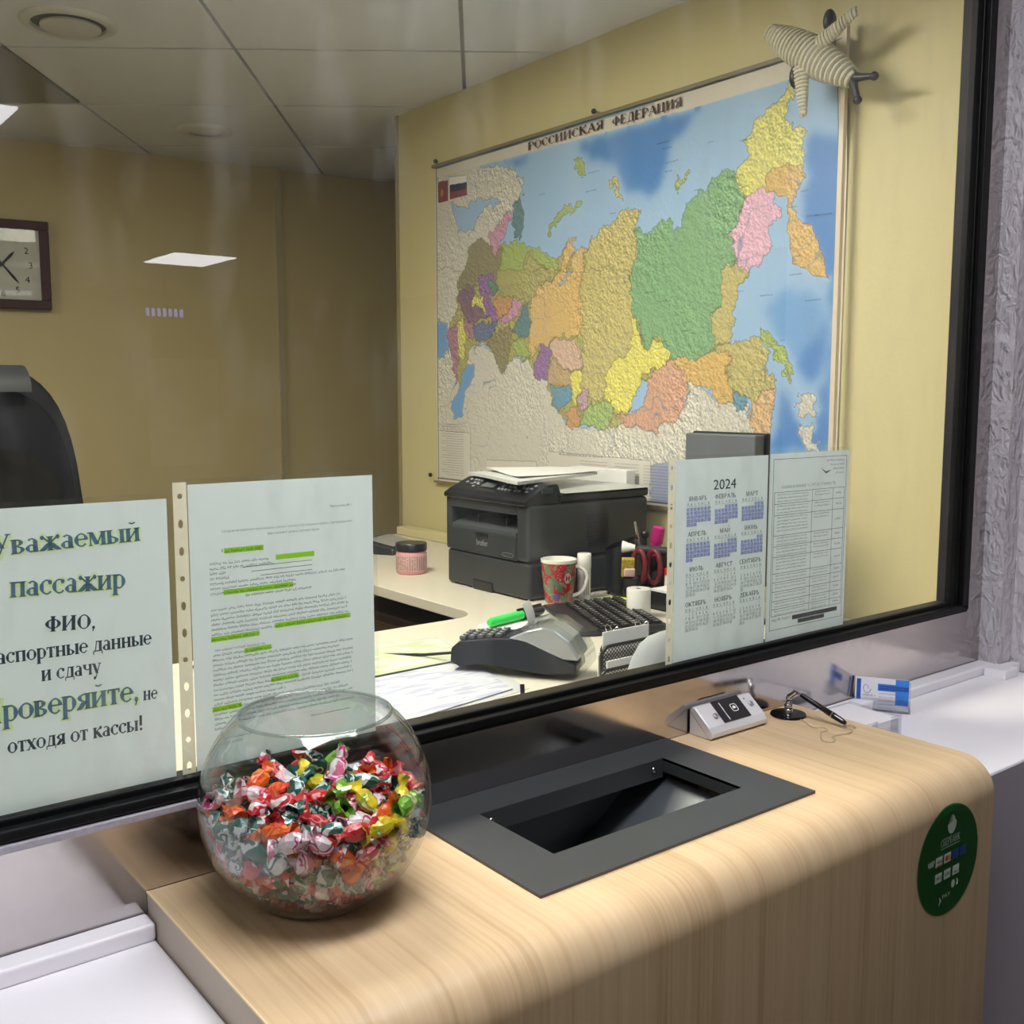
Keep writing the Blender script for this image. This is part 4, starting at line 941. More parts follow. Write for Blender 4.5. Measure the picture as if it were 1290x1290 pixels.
# panel with controls, overhanging the front
pp = [(PX0 - .008, 1.322), (PX0 - .010, 1.333), (PX0 + .012, 1.346), (PX0 + .075, 1.373), (PX0 + .10, 1.374), (PX0 + .11, 1.352), (PX0 + .11, 1.322)]
n = len(pp); m = MB(); v = [(x, PY0 + .002, z) for x, z in pp] + [(x, PY1 - .002, z) for x, z in pp]
m.add(v, [tuple(range(n)), tuple(range(2 * n - 1, n - 1, -1))] + [(i, n + i, n + (i + 1) % n, (i + 1) % n) for i in range(n)])
m.build('control_panel', M_pr2, pr, bevel=.003)
MB().box(PX0 + .10, PX1, PY0 - .001, PY1 + .001, 1.3255, 1.349).build('scanner_lid', M_pr2, pr, bevel=.006)
PT = Matrix.Translation((PX0 + .012, 0, 1.3465)) @ Matrix.Rotation(-math.atan2(.027, .063), 4, 'Y')
c_panel = bpy.data.objects['control_panel']; under(c_panel, MB().box(.02, .045, 1.19, 1.245, 0, .002, PT).build('display', mat('lcd_grey', (96, 104, 104), .2), pr))
bt = MB(); rng = random.Random(5)
for y in (1.04, 1.055, 1.07, 1.085, 1.11, 1.125, 1.14, 1.155, 1.27, 1.285, 1.30, 1.32):
    for x in (.014, .032, .048):
        if rng.random() < .8: bt.box(x, x + .007, y, y + .008, 0, .003, PT)
under(c_panel, bt.split('button', mat('button_grey', (150, 154, 158), .4), pr))
pm = MB(); 
for y in (1.05, 1.095, 1.15, 1.26, 1.29): pm.box(.028, .030, y, y + .012, .0021, .0024, PT)
under(c_panel, pm.split('panel_mark', M_paper, pr))
m = MB(); m.box(PX0 - .001, PX0 + .003, PY0 + .05, PY1 - .03, 1.184, 1.236); f_cov = m.build('front_cover', M_pr, pr, bevel=.001)
under(f_cov, MB().box(PX0 - .0025, PX0 + .002, 1.17, 1.225, 1.226, 1.236).build('cover_latch', M_darker, pr))
tb = MB(); text_into(tb, 'brother', .024, on_x(PX0 - .004, 1.217, 1.203), fit=.050, bold=.025); under(f_cov, tb.build('lettering', M_por0, pr))
tb = MB()
pts_ = [(.016 * math.cos(a) + (.008 if math.cos(a) > 0 else -.008), .005 * math.sin(a)) for a in [2 * PI * k / 20 for k in range(20)]]
tb.tube([(PX0 - .002, 1.085 + q[0], 1.191 + q[1]) for q in pts_], .0007, 5, closed=True); scribble(tb, on_x(PX0 - .0025, 1.102, 1.189), 0, .032, 0, .004, rng)
tb.build('model_badge', mat('badge_grey', (120, 124, 128), .4), pr)
MB().box(PX0 + .0005, PX0 + .02, 1.155, 1.245, ZD + .001, ZD + .028).build('cassette_grip', M_darker, pr, bevel=.004)
m = MB()
for k in range(14): m.box(1.81 + (.006 if k < 4 else 0), 1.885, PY0 - .0015, PY0 + .001, 1.205 + k * .0062, 1.208 + k * .0062)
m.split('vent_slot', M_darker, pr)
m = MB()
for x in (1.64, 2.0):
    for y in (1.03, 1.34): m.lathe([(.012, ZD), (.012, ZD + .005)], 12, TR((x, y, 0)), cap0=True)
m.split('foot', M_darker, pr)
MB().box(1.655, 1.69, 1.0, 1.004, 1.352, 1.366).build('hinge_tab', M_pr, pr)

# papers lying on the printer
def leaf(name, label, pts, z, t, mtl, wave=.0, group=None, cat='paper', n=8):
    """a quadrilateral sheet of paper, four corners, slightly waved"""
    m = MB(); N = n; v = []; A, B_, C_, D_ = [Vector(q) for q in pts]
    for i in range(N + 1):
        for j in range(N + 1):
            a, b = i / N, j / N; q = (A * (1 - a) + B_ * a) * (1 - b) + (D_ * (1 - a) + C_ * a) * b
            zz = z + wave * (math.sin(a * 5 + b * 3 + z * 999) * .5 + .5)
            v.append((q.x, q.y, zz))
    K = len(v); v += [(x, y, zz + t) for x, y, zz in v]; f = []
    for i in range(N):
        for j in range(N):
            a = i * (N + 1) + j; q = (a, a + N + 1, a + N + 2, a + 1); f.append(q[::-1]); f.append(tuple(x + K for x in q))
    for i in range(N):
        for a, b in ((i * (N + 1), (i + 1) * (N + 1)), ((i + 1) * (N + 1) + N, i * (N + 1) + N), (i + 1, i), (N * (N + 1) + i, N * (N + 1) + i + 1)):
            f.append((a, b, b + K, a + K))
    m.add(v, f); o = m.build(name, mtl, None); return tag(o, label, cat, group)
M_news = mat('grey_print_paper', (196, 198, 196), .75, var=.12, scale=60)
leaf('paper_sheet', 'large glossy sheet drooping over the printer lid edge', [(1.726, .992), (1.73, 1.33), (2.04, 1.33), (2.045, .99)], 1.3755 - .026, .001, mat('grey_gloss', (190, 194, 190), .25, var=.08, scale=30), .001)
leaf('paper_stack', 'folded newspapers lying on top of the printer', [(1.60, 1.03), (1.69, 1.37), (1.93, 1.40), (1.97, 1.14)], 1.3755, .008, M_news, .002)
leaf('paper_sheet', 'white page on top of the newspapers on the printer', [(1.66, 1.10), (1.76, 1.38), (1.99, 1.37), (1.99, 1.13)], 1.387, .001, M_paper, .006)
bl = MB().box(2.045, 2.08, 1.10, 1.34, ZD + .0, 1.388).build('file_folder', M_paper, bevel=.002); tag(bl, 'white folder standing between printer and map wall', 'folder')

# small things on the desk
dv = thing('telephone', 'black desk telephone partly hidden behind the typed form', 'telephone', (1.79, 1.98, ZD))
TT = TR((1.79, 1.97, ZD), .5)
m = MB(); m.add([(-.09, -.07, 0), (.09, -.07, 0), (.09, .07, 0), (-.09, .07, 0), (-.085, -.065, .02), (.085, -.065, .02), (.085, .065, .045), (-.085, .065, .045)], [(0, 3, 2, 1), (4, 5, 6, 7), (0, 1, 5, 4), (1, 2, 6, 5), (2, 3, 7, 6), (3, 0, 4, 7)], TT)
m.build('body', M_darker, dv, bevel=.004)
MB().box(-.06, .08, -.05, .05, .034, .037, TT @ Matrix.Rotation(.18, 4, 'X')).build('keypad', mat('phone_grey', (150, 150, 148), .4), dv)

jr = thing('jar', 'short pink labelled jar with black lid beside the printer', 'jar', (1.617, 1.555, ZD)); JT = TR((1.617, 1.555, ZD))
MB().lathe([(.001, 0), (.040, 0), (.044, .004), (.045, .060), (.043, .066), (.040, .068)], 32, JT).build('body', mat('pink_plastic', (226, 150, 160), .25, coat=.3), jr, smooth=True)
MB().lathe([(.0452, .010), (.0457, .012), (.0457, .056), (.0452, .058)], 32, JT).build('label', mat('jar_label', (196, 160, 156), .5, var=.05, scale=120), jr, smooth=True)
sb = MB(); rng = random.Random(9)
for k in range(9):
    for q in range(16):
        a = math.radians(160 + q * 9); 
        if rng.random() < .75: sb.box(-.0016, .0016, 0, .0022, 0, .0001, JT @ Matrix.Rotation(a, 4, 'Z') @ Matrix.Translation((.0459, 0, .015 + k * .0045)) @ Matrix.Rotation(PI / 2, 4, 'Y') @ Matrix.Rotation(PI / 2, 4, 'Z'))
sb.build('label_print', mat('dark_brown_ink', (90, 70, 70), .6), jr)
MB().lathe([(.041, .066), (.046, .068), (.046, .088), (.044, .0905), (.001, .0905)], 32, JT).build('lid', M_darker, jr, smooth=True)

# christmas mug
def mug_mat():
    m = bpy.data.materials.new('mug_print'); m.use_nodes = True; nt = m.node_tree; p = nt.nodes['Principled BSDF']; p.inputs['Roughness'].default_value = .12
    tc = nt.nodes.new('ShaderNodeTexCoord'); 
    n = nt.nodes.new('ShaderNodeTexNoise'); n.inputs['Scale'].default_value = 26; n.inputs['Detail'].default_value = 2; nt.links.new(tc.outputs['Object'], n.inputs['Vector'])
    cr = nt.nodes.new('ShaderNodeValToRGB'); cr.color_ramp.interpolation = 'CONSTANT'; e = cr.color_ramp.elements
    e[0].position = 0; e[0].color = (*lin((104, 118, 92)), 1); e[1].position = .45; e[1].color = (*lin((176, 50, 52)), 1)
    for po, c_ in ((.46, (158, 42, 46)), (.56, (170, 52, 52)), (.60, (124, 130, 104)), (.68, (150, 96, 84))):
        x = e.new(po); x.color = (*lin(c_), 1)
    nt.links.new(n.outputs['Fac'], cr.inputs[0])
    v = nt.nodes.new('ShaderNodeTexVoronoi'); v.inputs['Scale'].default_value = 190; nt.links.new(tc.outputs['Object'], v.inputs['Vector'])
    lt = nt.nodes.new('ShaderNodeMath'); lt.operation = 'LESS_THAN'; lt.inputs[1].default_value = .16; nt.links.new(v.outputs['Distance'], lt.inputs[0])
    mx = nt.nodes.new('ShaderNodeMix'); mx.data_type = 'RGBA'; nt.links.new(lt.outputs[0], mx.inputs['Factor']); nt.links.new(cr.outputs[0], mx.inputs['A']); mx.inputs['B'].default_value = (*lin((236, 200, 190)), 1)
    nt.links.new(mx.outputs['Result'], p.inputs['Base Color']); return m
MC = Vector((1.672, .955, ZD)); MT = TR(MC)
mg = thing('mug', 'red and green holiday-patterned mug with white handle in front of the printer', 'mug', tuple(MC))
def mugr(z): return .031 + .0145 * (z / .112) ** .6
M_por = mat('porcelain', (240, 238, 230), .12)
MB().lathe([(mugr(z), z) for z in [.004, .01, .02, .035, .05, .065, .08, .095, .104]], 40, MT).build('body', mug_mat(), mg, smooth=True)
MB().lathe([(.001, 0), (.028, 0), (.0325, .004), (mugr(.004), .0041)], 40, MT).build('base', M_por, mg, smooth=True)
MB().lathe([(mugr(.104), .104), (mugr(.112), .112), (mugr(.112) - .003, .1125), (mugr(.1) - .004, .1), (mugr(.04) - .004, .04), (.02, .008), (.001, .007)], 40, MT).build('rim_and_inside', M_por, mg, smooth=True)
hd = []
for k in range(13):
    t = k / 12; a = PI / 2 - PI * t * 1.02
    hd.append((.040 + .036 * math.cos(a) * (1 if t < .5 else .9) - .006 * t, 0, .062 + .032 * math.sin(a) - (.012 * t)))
HT = MT @ Matrix.Rotation(math.radians(-38), 4, 'Z')
MB().tube(hd, .0048, 10, HT).build('handle', M_por, mg, smooth=True)
def mugside(a_deg, z, dr=.0006):
    a = math.radians(a_deg); r = mugr(z) + dr; return MC + Vector((r * math.cos(a), r * math.sin(a), z))
# printed holly leaf, striped bauble and blue bauble: thin decals that follow the wall
def decal(name, shape, mtl, a0, z0, sx, sz):
    m = MB(); v = [mugside(a0 + x * sx / .042 * 57.3, z0 + z * sz) for x, z in shape]; c0 = mugside(a0, z0, .0008)
    m.add([tuple(c0)] + [tuple(q) for q in v], [(0, i + 1, (i + 1) % len(v) + 1) for i in range(len(v))]); m.build(name, mtl, mg)
circ = [(math.cos(2 * PI * k / 20), math.sin(2 * PI * k / 20)) for k in range(20)]
M_green = mat('leaf_green', (84, 116, 84), .15)
decal('leaf_print', [(-1, .9), (-.5, .75), (-.2, .5), (.1, .45), (.3, .1), (.6, -.1), (.7, -.5), (1, -1), (.4, -.8), (.1, -.6), (-.2, -.5), (-.4, -.1), (-.7, .1), (-.8, .5)], M_green, 226, .052, .016, .022)
decal('bauble_print', circ, mat('bauble_white', (214, 186, 178), .15), 262, .068, .0095, .013)
for k in (-1, 0, 1): decal('stripe_print', [(q[0] * .13 + k * .5, q[1] * (.9 - .2 * abs(k))) for q in circ], mat('stripe_red', (160, 52, 60), .15), 262, .068, .0095, .013)
decal('bauble_print', circ, mat('bauble_blue', (104, 84, 140), .2, var=.25, scale=300), 222, .020, .010, .010)

gs = thing('glue_stick', 'white capped glue stick standing right of the mug', 'glue stick', (1.752, .94, ZD)); GT = TR((1.758, .955, ZD))
MB().lathe([(.001, 0), (.0165, 0), (.017, .002), (.017, .078)], 24, GT).build('body', M_paper, gs, smooth=True)
MB().lathe([(.017, .078), (.0182, .079), (.0182, .116), (.0165, .118), (.001, .118)], 24, GT).build('cap', M_por, gs, smooth=True)
sb = MB()
for k in range(5): sb.box(-.0035 + k * .0022, -.0025 + k * .0022, .012, .072, 0, .0002, GT @ Matrix.Rotation(math.radians(232 + k * 4), 4, 'Z') @ Matrix.Translation((.0172, 0, 0)) @ Matrix.Rotation(PI / 2, 4, 'Z') @ Matrix.Rotation(PI / 2, 4, 'X'))
sb.build('label_print', mat('glue_ink', (70, 56, 54), .5), gs)

# desk organizer with its contents
OC = Vector((1.915, .895, ZD)); og = thing('desk_organizer', 'black rounded desk organizer with curved compartments right of the glue stick', 'organizer', tuple(OC)); OT = TR(OC, math.radians(-40))
m = MB(); m.lathe([(.001, 0), (.085, 0), (.088, .006), (.086, .012), (.001, .014)], 36, OT); m.build('base', M_pr2, og, smooth=True)
def cup(cx, cy, r, h, cut, nm='compartment'):
    m = MB(); n = 28; v = []
    for k in range(n):
        a = 2 * PI * k / n; hh = h * (1 - cut * (.5 - .5 * math.cos(a)))
        for rr, z in ((r, .01), (r, hh), (r - .002, hh), (r - .002, .012)): v.append((cx + rr * math.cos(a), cy + rr * math.sin(a), z))
    f = [(k * 4 + q, ((k + 1) % n) * 4 + q, ((k + 1) % n) * 4 + q + 1, k * 4 + q + 1) for k in range(n) for q in range(3)]
    m.add(v, f, OT); m.build(nm, M_pr2, og, smooth=True)
cup(-.062, .018, .040, .150, .22); cup(.035, .045, .036, .115, .2); cup(.035, -.035, .038, .100, .35); cup(-.035, -.055, .027, .06, .1)
MB().tube([OT @ Vector((0, 0, .01)), OT @ Vector((0, 0, .155))], .006, 12).build('post', M_pr2, og, smooth=True)
MB().sphere(tuple(OT @ Vector((0, 0, .16))), .012, 14, 9).build('knob', M_darker, og, smooth=True)
def rod(name, label, cat, a, b, r, mtl, cap=None, capm=None, group=None):
    a, b = Vector(a), Vector(b); t = thing(name, label, cat, tuple(a), group); e = a + (b - a) * (.72 if cap else 1)
    MB().tube([a, a + (b - a) * .02, e], [r * .6, r, r], 12).build('barrel', mtl, t, smooth=True)
    if cap: MB().tube([e, b - (b - a) * .02, b], [r * 1.15, r * 1.15, r * .85], 12).build('cap', capm, t, smooth=True)
    return t
rod('marker', 'fat magenta marker standing upright in the black organizer', 'marker', (1.965, .925, 1.10), (1.972, .900, 1.255), .0145, mat('magenta_plastic', (206, 50, 140), .3), 1, mat('magenta_cap', (188, 40, 124), .25))
rod('pen', 'thin grey metal pen leaning beside the magenta marker', 'pen', (1.955, .925, 1.10), (1.925, .945, 1.268), .004, mat('pen_grey', (150, 152, 164), .3, .5), 1, M_chrome)
sc = thing('scissors', 'scissors with dark red oval handles stuck in the organizer', 'scissors', (1.87, .84, 1.10))
M_red = mat('dark_red_plastic', (104, 28, 38), .35)
for dx in (0, .022):
    lp = [Vector((1.862 + dx + .0 * math.cos(a), .862 - .022 * math.cos(a) - dx * 1.4, 1.165 + .042 * math.sin(a))) for a in [2 * PI * k / 20 for k in range(20)]]
    MB().tube(lp, .007, 8, closed=True).build('handle', M_red, sc, smooth=True)
MB().prism([(-.004, 0), (.006, 0), (.003, -.07), (0, -.08)], -.001, .001, Matrix.Translation((1.872, .85, 1.135)) @ Matrix.Rotation(PI / 2, 4, 'X')).build('blade', M_chrome, sc)
rod('marker', 'dark marker with flared white end lying across the organizer top', 'marker', (1.885, .895, 1.205), (1.995, .76, 1.195), .011, M_dark, 1, M_red)
cn = MB().lathe([(.017, 0), (.0165, .004), (.009, .032), (.009, .034)], 20, Matrix.Translation((1.868, .917, 1.207)) @ Vector((1.862 - 1.985, .93 - .79, .01)).to_track_quat('Z', 'Y').to_matrix().to_4x4() @ Matrix.Rotation(PI, 4, 'X') @ Matrix.Translation((0, 0, -.01)), cap0=True).build('marker_end', M_por, smooth=True)
tag(cn, 'small white flared cone at the organizer marker tip', 'marker end')
mb_ = MB().box(-.016, .016, -.008, .008, 0, .05, TR((1.852, .893, 1.137), -.7, .3)).build('matchbox', mat('yellow_pattern', (176, 156, 60), .5, var=.5, scale=150), bevel=.001); tag(mb_, 'small yellow and dark patterned box tucked in the organizer', 'box')
er = MB().box(-.014, .014, -.008, .008, 0, .022, TR((1.85, .885, 1.138), -.7, .2)).build('eraser', mat('pale_pink', (226, 190, 184), .5), bevel=.003); tag(er, 'pale pink eraser in the organizer under the patterned box', 'eraser')
for k, c_ in enumerate(((206, 214, 196), (214, 196, 140), (110, 160, 130))):
    b0 = Vector((1.915 + k * .016, .842 - k * .018, 1.19)); lp = [b0 + Vector((.0 + .003 * math.cos(a), .012 * math.cos(a) * (.5 + .5 * abs(math.sin(a))), -.045 + .045 * math.sin(a))) for a in [2 * PI * q / 24 for q in range(24)]]
    o = MB().tube(lp, .0012, 6, closed=True).build('rubber_band', mat('band%d' % k, c_, .6), smooth=True)
    tag(o, ('pale rubber band hanging over the organizer rim', 'sand-coloured rubber band hanging on the organizer near the red glue cap', 'greenish rubber band hanging behind the pale one')[k], 'rubber band')
rg = rod('lip_balm', 'small tube with red upper part and white base in the organizer', 'tube', (1.905, .80, 1.105), (1.905, .80, 1.165), .011, M_por, 1, mat('bright_red', (206, 50, 44), .3))
for k in range(3):
    b0 = Vector((1.965 - k * .01, .80 + k * .008, 1.205)); lp = [b0 + Vector((0, .006 * math.cos(a), .013 * math.sin(a) - k * .003)) for a in [2 * PI * q / 16 for q in range(16)]]
    o = MB().tube(lp, .0012, 6, closed=True).build('paper_clip', mat('pink_wire', (214, 170, 170), .3, .4), smooth=True)
    tag(o, 'pinkish wire paper clip hooked on the organizer rim', 'paper clip', 'paper clips on the organizer rim')
bx = thing('card_box', 'low black open box beside the till roll', 'box', (1.88, .76, ZD))
m = MB(); m.box(1.80, 1.93, .69, .78, ZD, ZD + .004).box(1.80, 1.93, .69, .693, ZD, ZD + .045).box(1.80, 1.93, .777, .78, ZD, ZD + .045).box(1.80, 1.803, .69, .78, ZD, ZD + .045).box(1.927, 1.93, .69, .78, ZD, ZD + .045)
m.build('shell', M_pr2, bx, bevel=.001)
m = MB().box(1.81, 1.92, .70, .77, ZD + .005, ZD + .048).build('cards', M_paper, bx)
nt_ = MB().box(-.035, .035, -.035, .035, 0, .006, TR((1.812, .872, ZD), -.4)).build('note_pad', mat('lime_paper', (206, 232, 60), .7), bevel=.0005); tag(nt_, 'lime green sticky note pad behind the keyboard', 'note pad')

# till roll
rl = thing('till_roll', 'upright white till paper roll at the keyboard corner', 'paper roll', (1.705, .705, ZD)); RT = TR((1.712, .712, ZD))
MB().lathe([(.007, 0), (.028, 0), (.0285, .002), (.0285, .066), (.028, .068), (.007, .068), (.007, 0)], 36, RT).build('paper', M_por, rl, smooth=True)
MB().lathe([(.0069, .001), (.0069, .067), (.005, .067), (.005, .001)], 18, RT).build('core', M_dark, rl, smooth=True)

# keyboard
kbA, kbB, kbC, kbD = Vector((1.589, .886)), Vector((1.797, .872)), Vector((1.656, .616)), Vector((1.44, .585))
kb = thing('keyboard', 'black computer keyboard lying askew on the desk', 'keyboard', (1.62, .74, ZD))
ux = (kbB - kbA + kbC - kbD).normalized(); uy = (kbA - kbD + kbB - kbC).normalized(); kc = (kbA + kbB + kbC + kbD) / 4
uy = Vector((-ux.y, ux.x)) * .9 + uy * .1; uy.normalize()
KT = Matrix(((ux.x, uy.x, 0, kc.x), (ux.y, uy.y, 0, kc.y), (0, 0, 1, ZD), (0, 0, 0, 1)))
KT = Matrix.Translation((kc.x, kc.y, ZD)) @ Matrix.Rotation(math.radians(-25), 4, 'Z')
KW, KH = .102, .158
m = MB(); m.add([(-KW, -KH, 0), (KW, -KH, 0), (KW, KH, 0), (-KW, KH, 0), (-KW, -KH, .010), (KW, -KH, .020), (KW, KH, .020), (-KW, KH, .010)], [(0, 3, 2, 1), (4, 5, 6, 7), (0, 1, 5, 4), (1, 2, 6, 5), (2, 3, 7, 6), (3, 0, 4, 7)], KT)
m.build('case', mat('kb_case', (40, 40, 42), .35), kb, bevel=.006)
m = MB(); lg_ = MB(); rng = random.Random(21)
for r in range(6):
    x = -KW + .052 + r * .0245; y = -KH + .012; zz = .0105 + (x + KW) / (2 * KW) * .010
    while y < KH - .022:
        wk = .0165 if not (r == 0 and -.05 < y < .03) else .085
        m.box(x, x + .0195, y, y + wk, zz, zz + .006, KT)
        if wk < .02: lg_.box(x + .008, x + .0125, y + .005, y + .008, zz + .0061, zz + .0062, KT)
        y += wk + .003
m.build('keys', mat('kb_key', (24, 24, 26), .35), kb, bevel=.0015, seg=1)['kind'] = 'stuff'
lg_.build('key_marks', M_paper, kb)

# green highlighter on white pad, black wallet/phone below
pd = MB().box(-.085, .085, -.045, .045, 0, .014, TR((1.415, .80, ZD), .25)).build('note_pad', M_paper, bevel=.001); tag(pd, 'thick white note pad under the green highlighter', 'note pad')
ph = thing('phone', 'dark phone with glossy screen lying under the card terminal slip', 'phone', (1.40, .695, ZD))
PHT = TR((1.40, .70, ZD), -.35); MB().box(-.08, .08, -.04, .04, 0, .010, PHT).build('body', M_darker, ph, bevel=.004)
MB().box(-.072, .072, -.034, .034, .0101, .0105, PHT).build('screen', mat('phone_screen', (60, 58, 56), .06), ph)
h0, h1 = Vector((1.325, .782, ZD + .0255)), Vector((1.50, .812, ZD + .0285))
hl_ = thing('highlighter', 'bright green highlighter with black cap lying on the white pad', 'marker', tuple(h0)); dd = (h1 - h0)
MB().tube([h0, h0 + dd * .04, h0 + dd * .60], [.007, .0105, .0105], 14).build('barrel', mat('bright_green', (60, 214, 96), .3), hl_, smooth=True)
MB().tube([h0 + dd * .60, h0 + dd * .97, h1], [.012, .0115, .009], 14).build('cap', M_darker, hl_, smooth=True)
c0 = h0 + dd * .52 + Vector((0, 0, .0125)); c1 = h0 + dd * .97 + Vector((0, 0, .0125)); MB().tube([c0, c1], .003, 6).build('clip', M_darker, hl_)

# card terminal
TC = Vector((1.183, .505, ZD)); TC.z += .009; ct = thing('card_terminal', 'black payment card terminal with silver printer cover and paper slip', 'card terminal', tuple(TC))
TT = TR(TC, math.atan2(-.83, .60)) # local x: keypad end -> printer end
L0, L1 = -.118, .125; Wd = .042
prof_ = [(-.118, .012), (-.116, .038), (-.10, .052), (-.03, .062), (.01, .064), (.04, .082), (.075, .085), (.105, .070), (.124, .045), (.125, .006), (.06, 0), (-.02, .008), (-.06, .012), (-.10, .004)]
def ext(prof, y0, y1, T): 
    n = len(prof); v = [(x, y0, z) for x, z in prof] + [(x, y1, z) for x, z in prof]
    return MB().add(v, [tuple(range(n)), tuple(range(2 * n - 1, n - 1, -1))] + [(i, n + i, n + (i + 1) % n, (i + 1) % n) for i in range(n)], T)
ext(prof_[:6] + [(.045, .060), (.07, .045), (.10, .030), (.124, .024)] + prof_[9:], -Wd, Wd, TT).build('body', mat('terminal_navy', (22, 28, 40), .42), ct, bevel=.004)
ext([(-.005, .0635), (.03, .080), (.06, .0885), (.085, .084), (.112, .066), (.128, .040), (.129, .030), (.10, .031), (.06, .046), (.03, .058)], -Wd - .001, Wd + .001, TT).build('printer_cover', mat('cover_silver', (170, 174, 178), .25, .4), ct, bevel=.005, seg=3)
ext([(.025, .080), (.06, .091), (.088, .087), (.116, .068), (.134, .040), (.136, .014), (.142, .010), (.146, .020), (.140, .046), (.120, .076), (.088, .097), (.055, .098), (.02, .086)], -Wd - .004, Wd + .002, TT).build('clear_cover', thin_glass('clear_plastic', (.93, .95, .95), f0=.09, rough=.08), ct, bevel=.002)
m = MB()
for i in range(5):
    for j in range(4): m.box(-.102 + i * .0175, -.090 + i * .0175, -.032 + j * .0175, -.020 + j * .0175, .053 + i * .0022, .060 + i * .0022, TT)
m.split('key', mat('pad_keys', (84, 88, 92), .3), ct, bevel=.001)
m = MB()
for i in range(5):
    for j in range(4): m.box(-.0985 + i * .0175, -.095 + i * .0175, -.028 + j * .0175, -.024 + j * .0175, .0603 + i * .0022, .0605 + i * .0022, TT)
m.build('key_marks', M_paper, ct)
ext([(-.012, .064), (.022, .078), (.024, .074), (-.01, .060)], -.03, .03, TT).build('screen', mat('terminal_screen', (70, 76, 80), .1), ct)
sl_ = []
for k in range(7): a = k / 6; sl_.append((.030 - .012 * a * a, .084 + .042 * a))
n = len(sl_); MB().add([(x, -.026, z) for x, z in sl_] + [(x, .026, z) for x, z in sl_], [(i, i + 1, n + i + 1, n + i) for i in range(n - 1)], TT).build('paper_slip', M_paper, ct, smooth=True)
cb = [(1.05, .64, ZD + .035), (1.04, .72, ZD + .03), (1.03, .80, ZD + .004), (.9, .9, ZD + .004), (.7, .93, ZD + .004)]
MB().tube([TT @ Vector((-.118, 0, .02)), (1.09, .68, ZD + .012), (1.04, .76, ZD + .0045), (.9, .85, ZD + .0045), (.7, .9, ZD + .0045)], .003, 8).build('cable', M_darker, ct, smooth=True)

# papers on the desk near the glass
def form_mat(name, base, tint, tint2):
    m = bpy.data.materials.new(name); m.use_nodes = True; nt = m.node_tree; p = nt.nodes['Principled BSDF']; p.inputs['Roughness'].default_value = .8
    tc = nt.nodes.new('ShaderNodeTexCoord'); mp = nt.nodes.new('ShaderNodeMapping'); mp.inputs['Rotation'].default_value = (0, 0, .9); mp.inputs['Scale'].default_value = (14, 55, 1)
    n = nt.nodes.new('ShaderNodeTexNoise'); n.inputs['Scale'].default_value = 1.2; n.inputs['Detail'].default_value = 1
    nt.links.new(tc.outputs['Object'], mp.inputs[0]); nt.links.new(mp.outputs[0], n.inputs['Vector'])
    cr = nt.nodes.new('ShaderNodeValToRGB'); e = cr.color_ramp.elements; e[0].position = .42; e[0].color = (*lin(tint), 1); e[1].position = .5; e[1].color = (*lin(base), 1)
    x = e.new(.62); x.color = (*lin(tint2), 1); nt.links.new(n.outputs['Fac'], cr.inputs[0]); nt.links.new(cr.outputs[0], p.inputs['Base Color']); return m
M_form = form_mat('pale_form', (196, 198, 200), (168, 172, 190), (184, 188, 198)); M_form2 = form_mat('green_form', (188, 194, 170), (176, 184, 150), (192, 196, 186))
leaf('desk_mat_sheet', 'clear-edged white desk mat sheet under the forms by the glass', [(.72, .33), (1.13, .40), (1.22, .83), (.80, .87)], ZD, .001, mat('mat_sheet', (188, 190, 188), .5))
leaf('form_paper', 'pale violet and grey printed form lying nearest the glass', [(.74, .35), (1.10, .41), (1.165, .66), (.79, .66)], ZD + .0025, .0012, M_form, .001)
leaf('form_paper', 'greenish printed form lying behind the grey one left of the terminal', [(.82, .62), (1.15, .62), (1.20, .80), (.90, .83)], ZD + .0062, .001, M_form2, .001)
leaf('paper_sheet', 'plain cream sheet under the card terminal by the glass', [(1.02, .27), (1.20, .25), (1.26, .36), (1.10, .38)], ZD + .0005, .001, mat('cream_paper', (226, 222, 196), .7))
o = MB().tube([(.80, .318, ZD + .012), (1.00, .335, ZD + .012)], .007, 12).build('roller', mat('grey_tube', (190, 196, 196), .35), smooth=True); tag(o, 'thin pale grey tube lying along the glass foot', 'tube')
cl = thing('clip_holder', 'small black clamp beside the pale tube near the glass', 'clamp', (1.06, .33, ZD))
MB().box(1.045, 1.075, .315, .345, ZD, ZD + .012).build('base', M_darker, cl, bevel=.002); MB().tube([(1.06, .33, ZD + .01), (1.062, .335, ZD + .035)], .004, 8).build('pin', M_darker, cl)

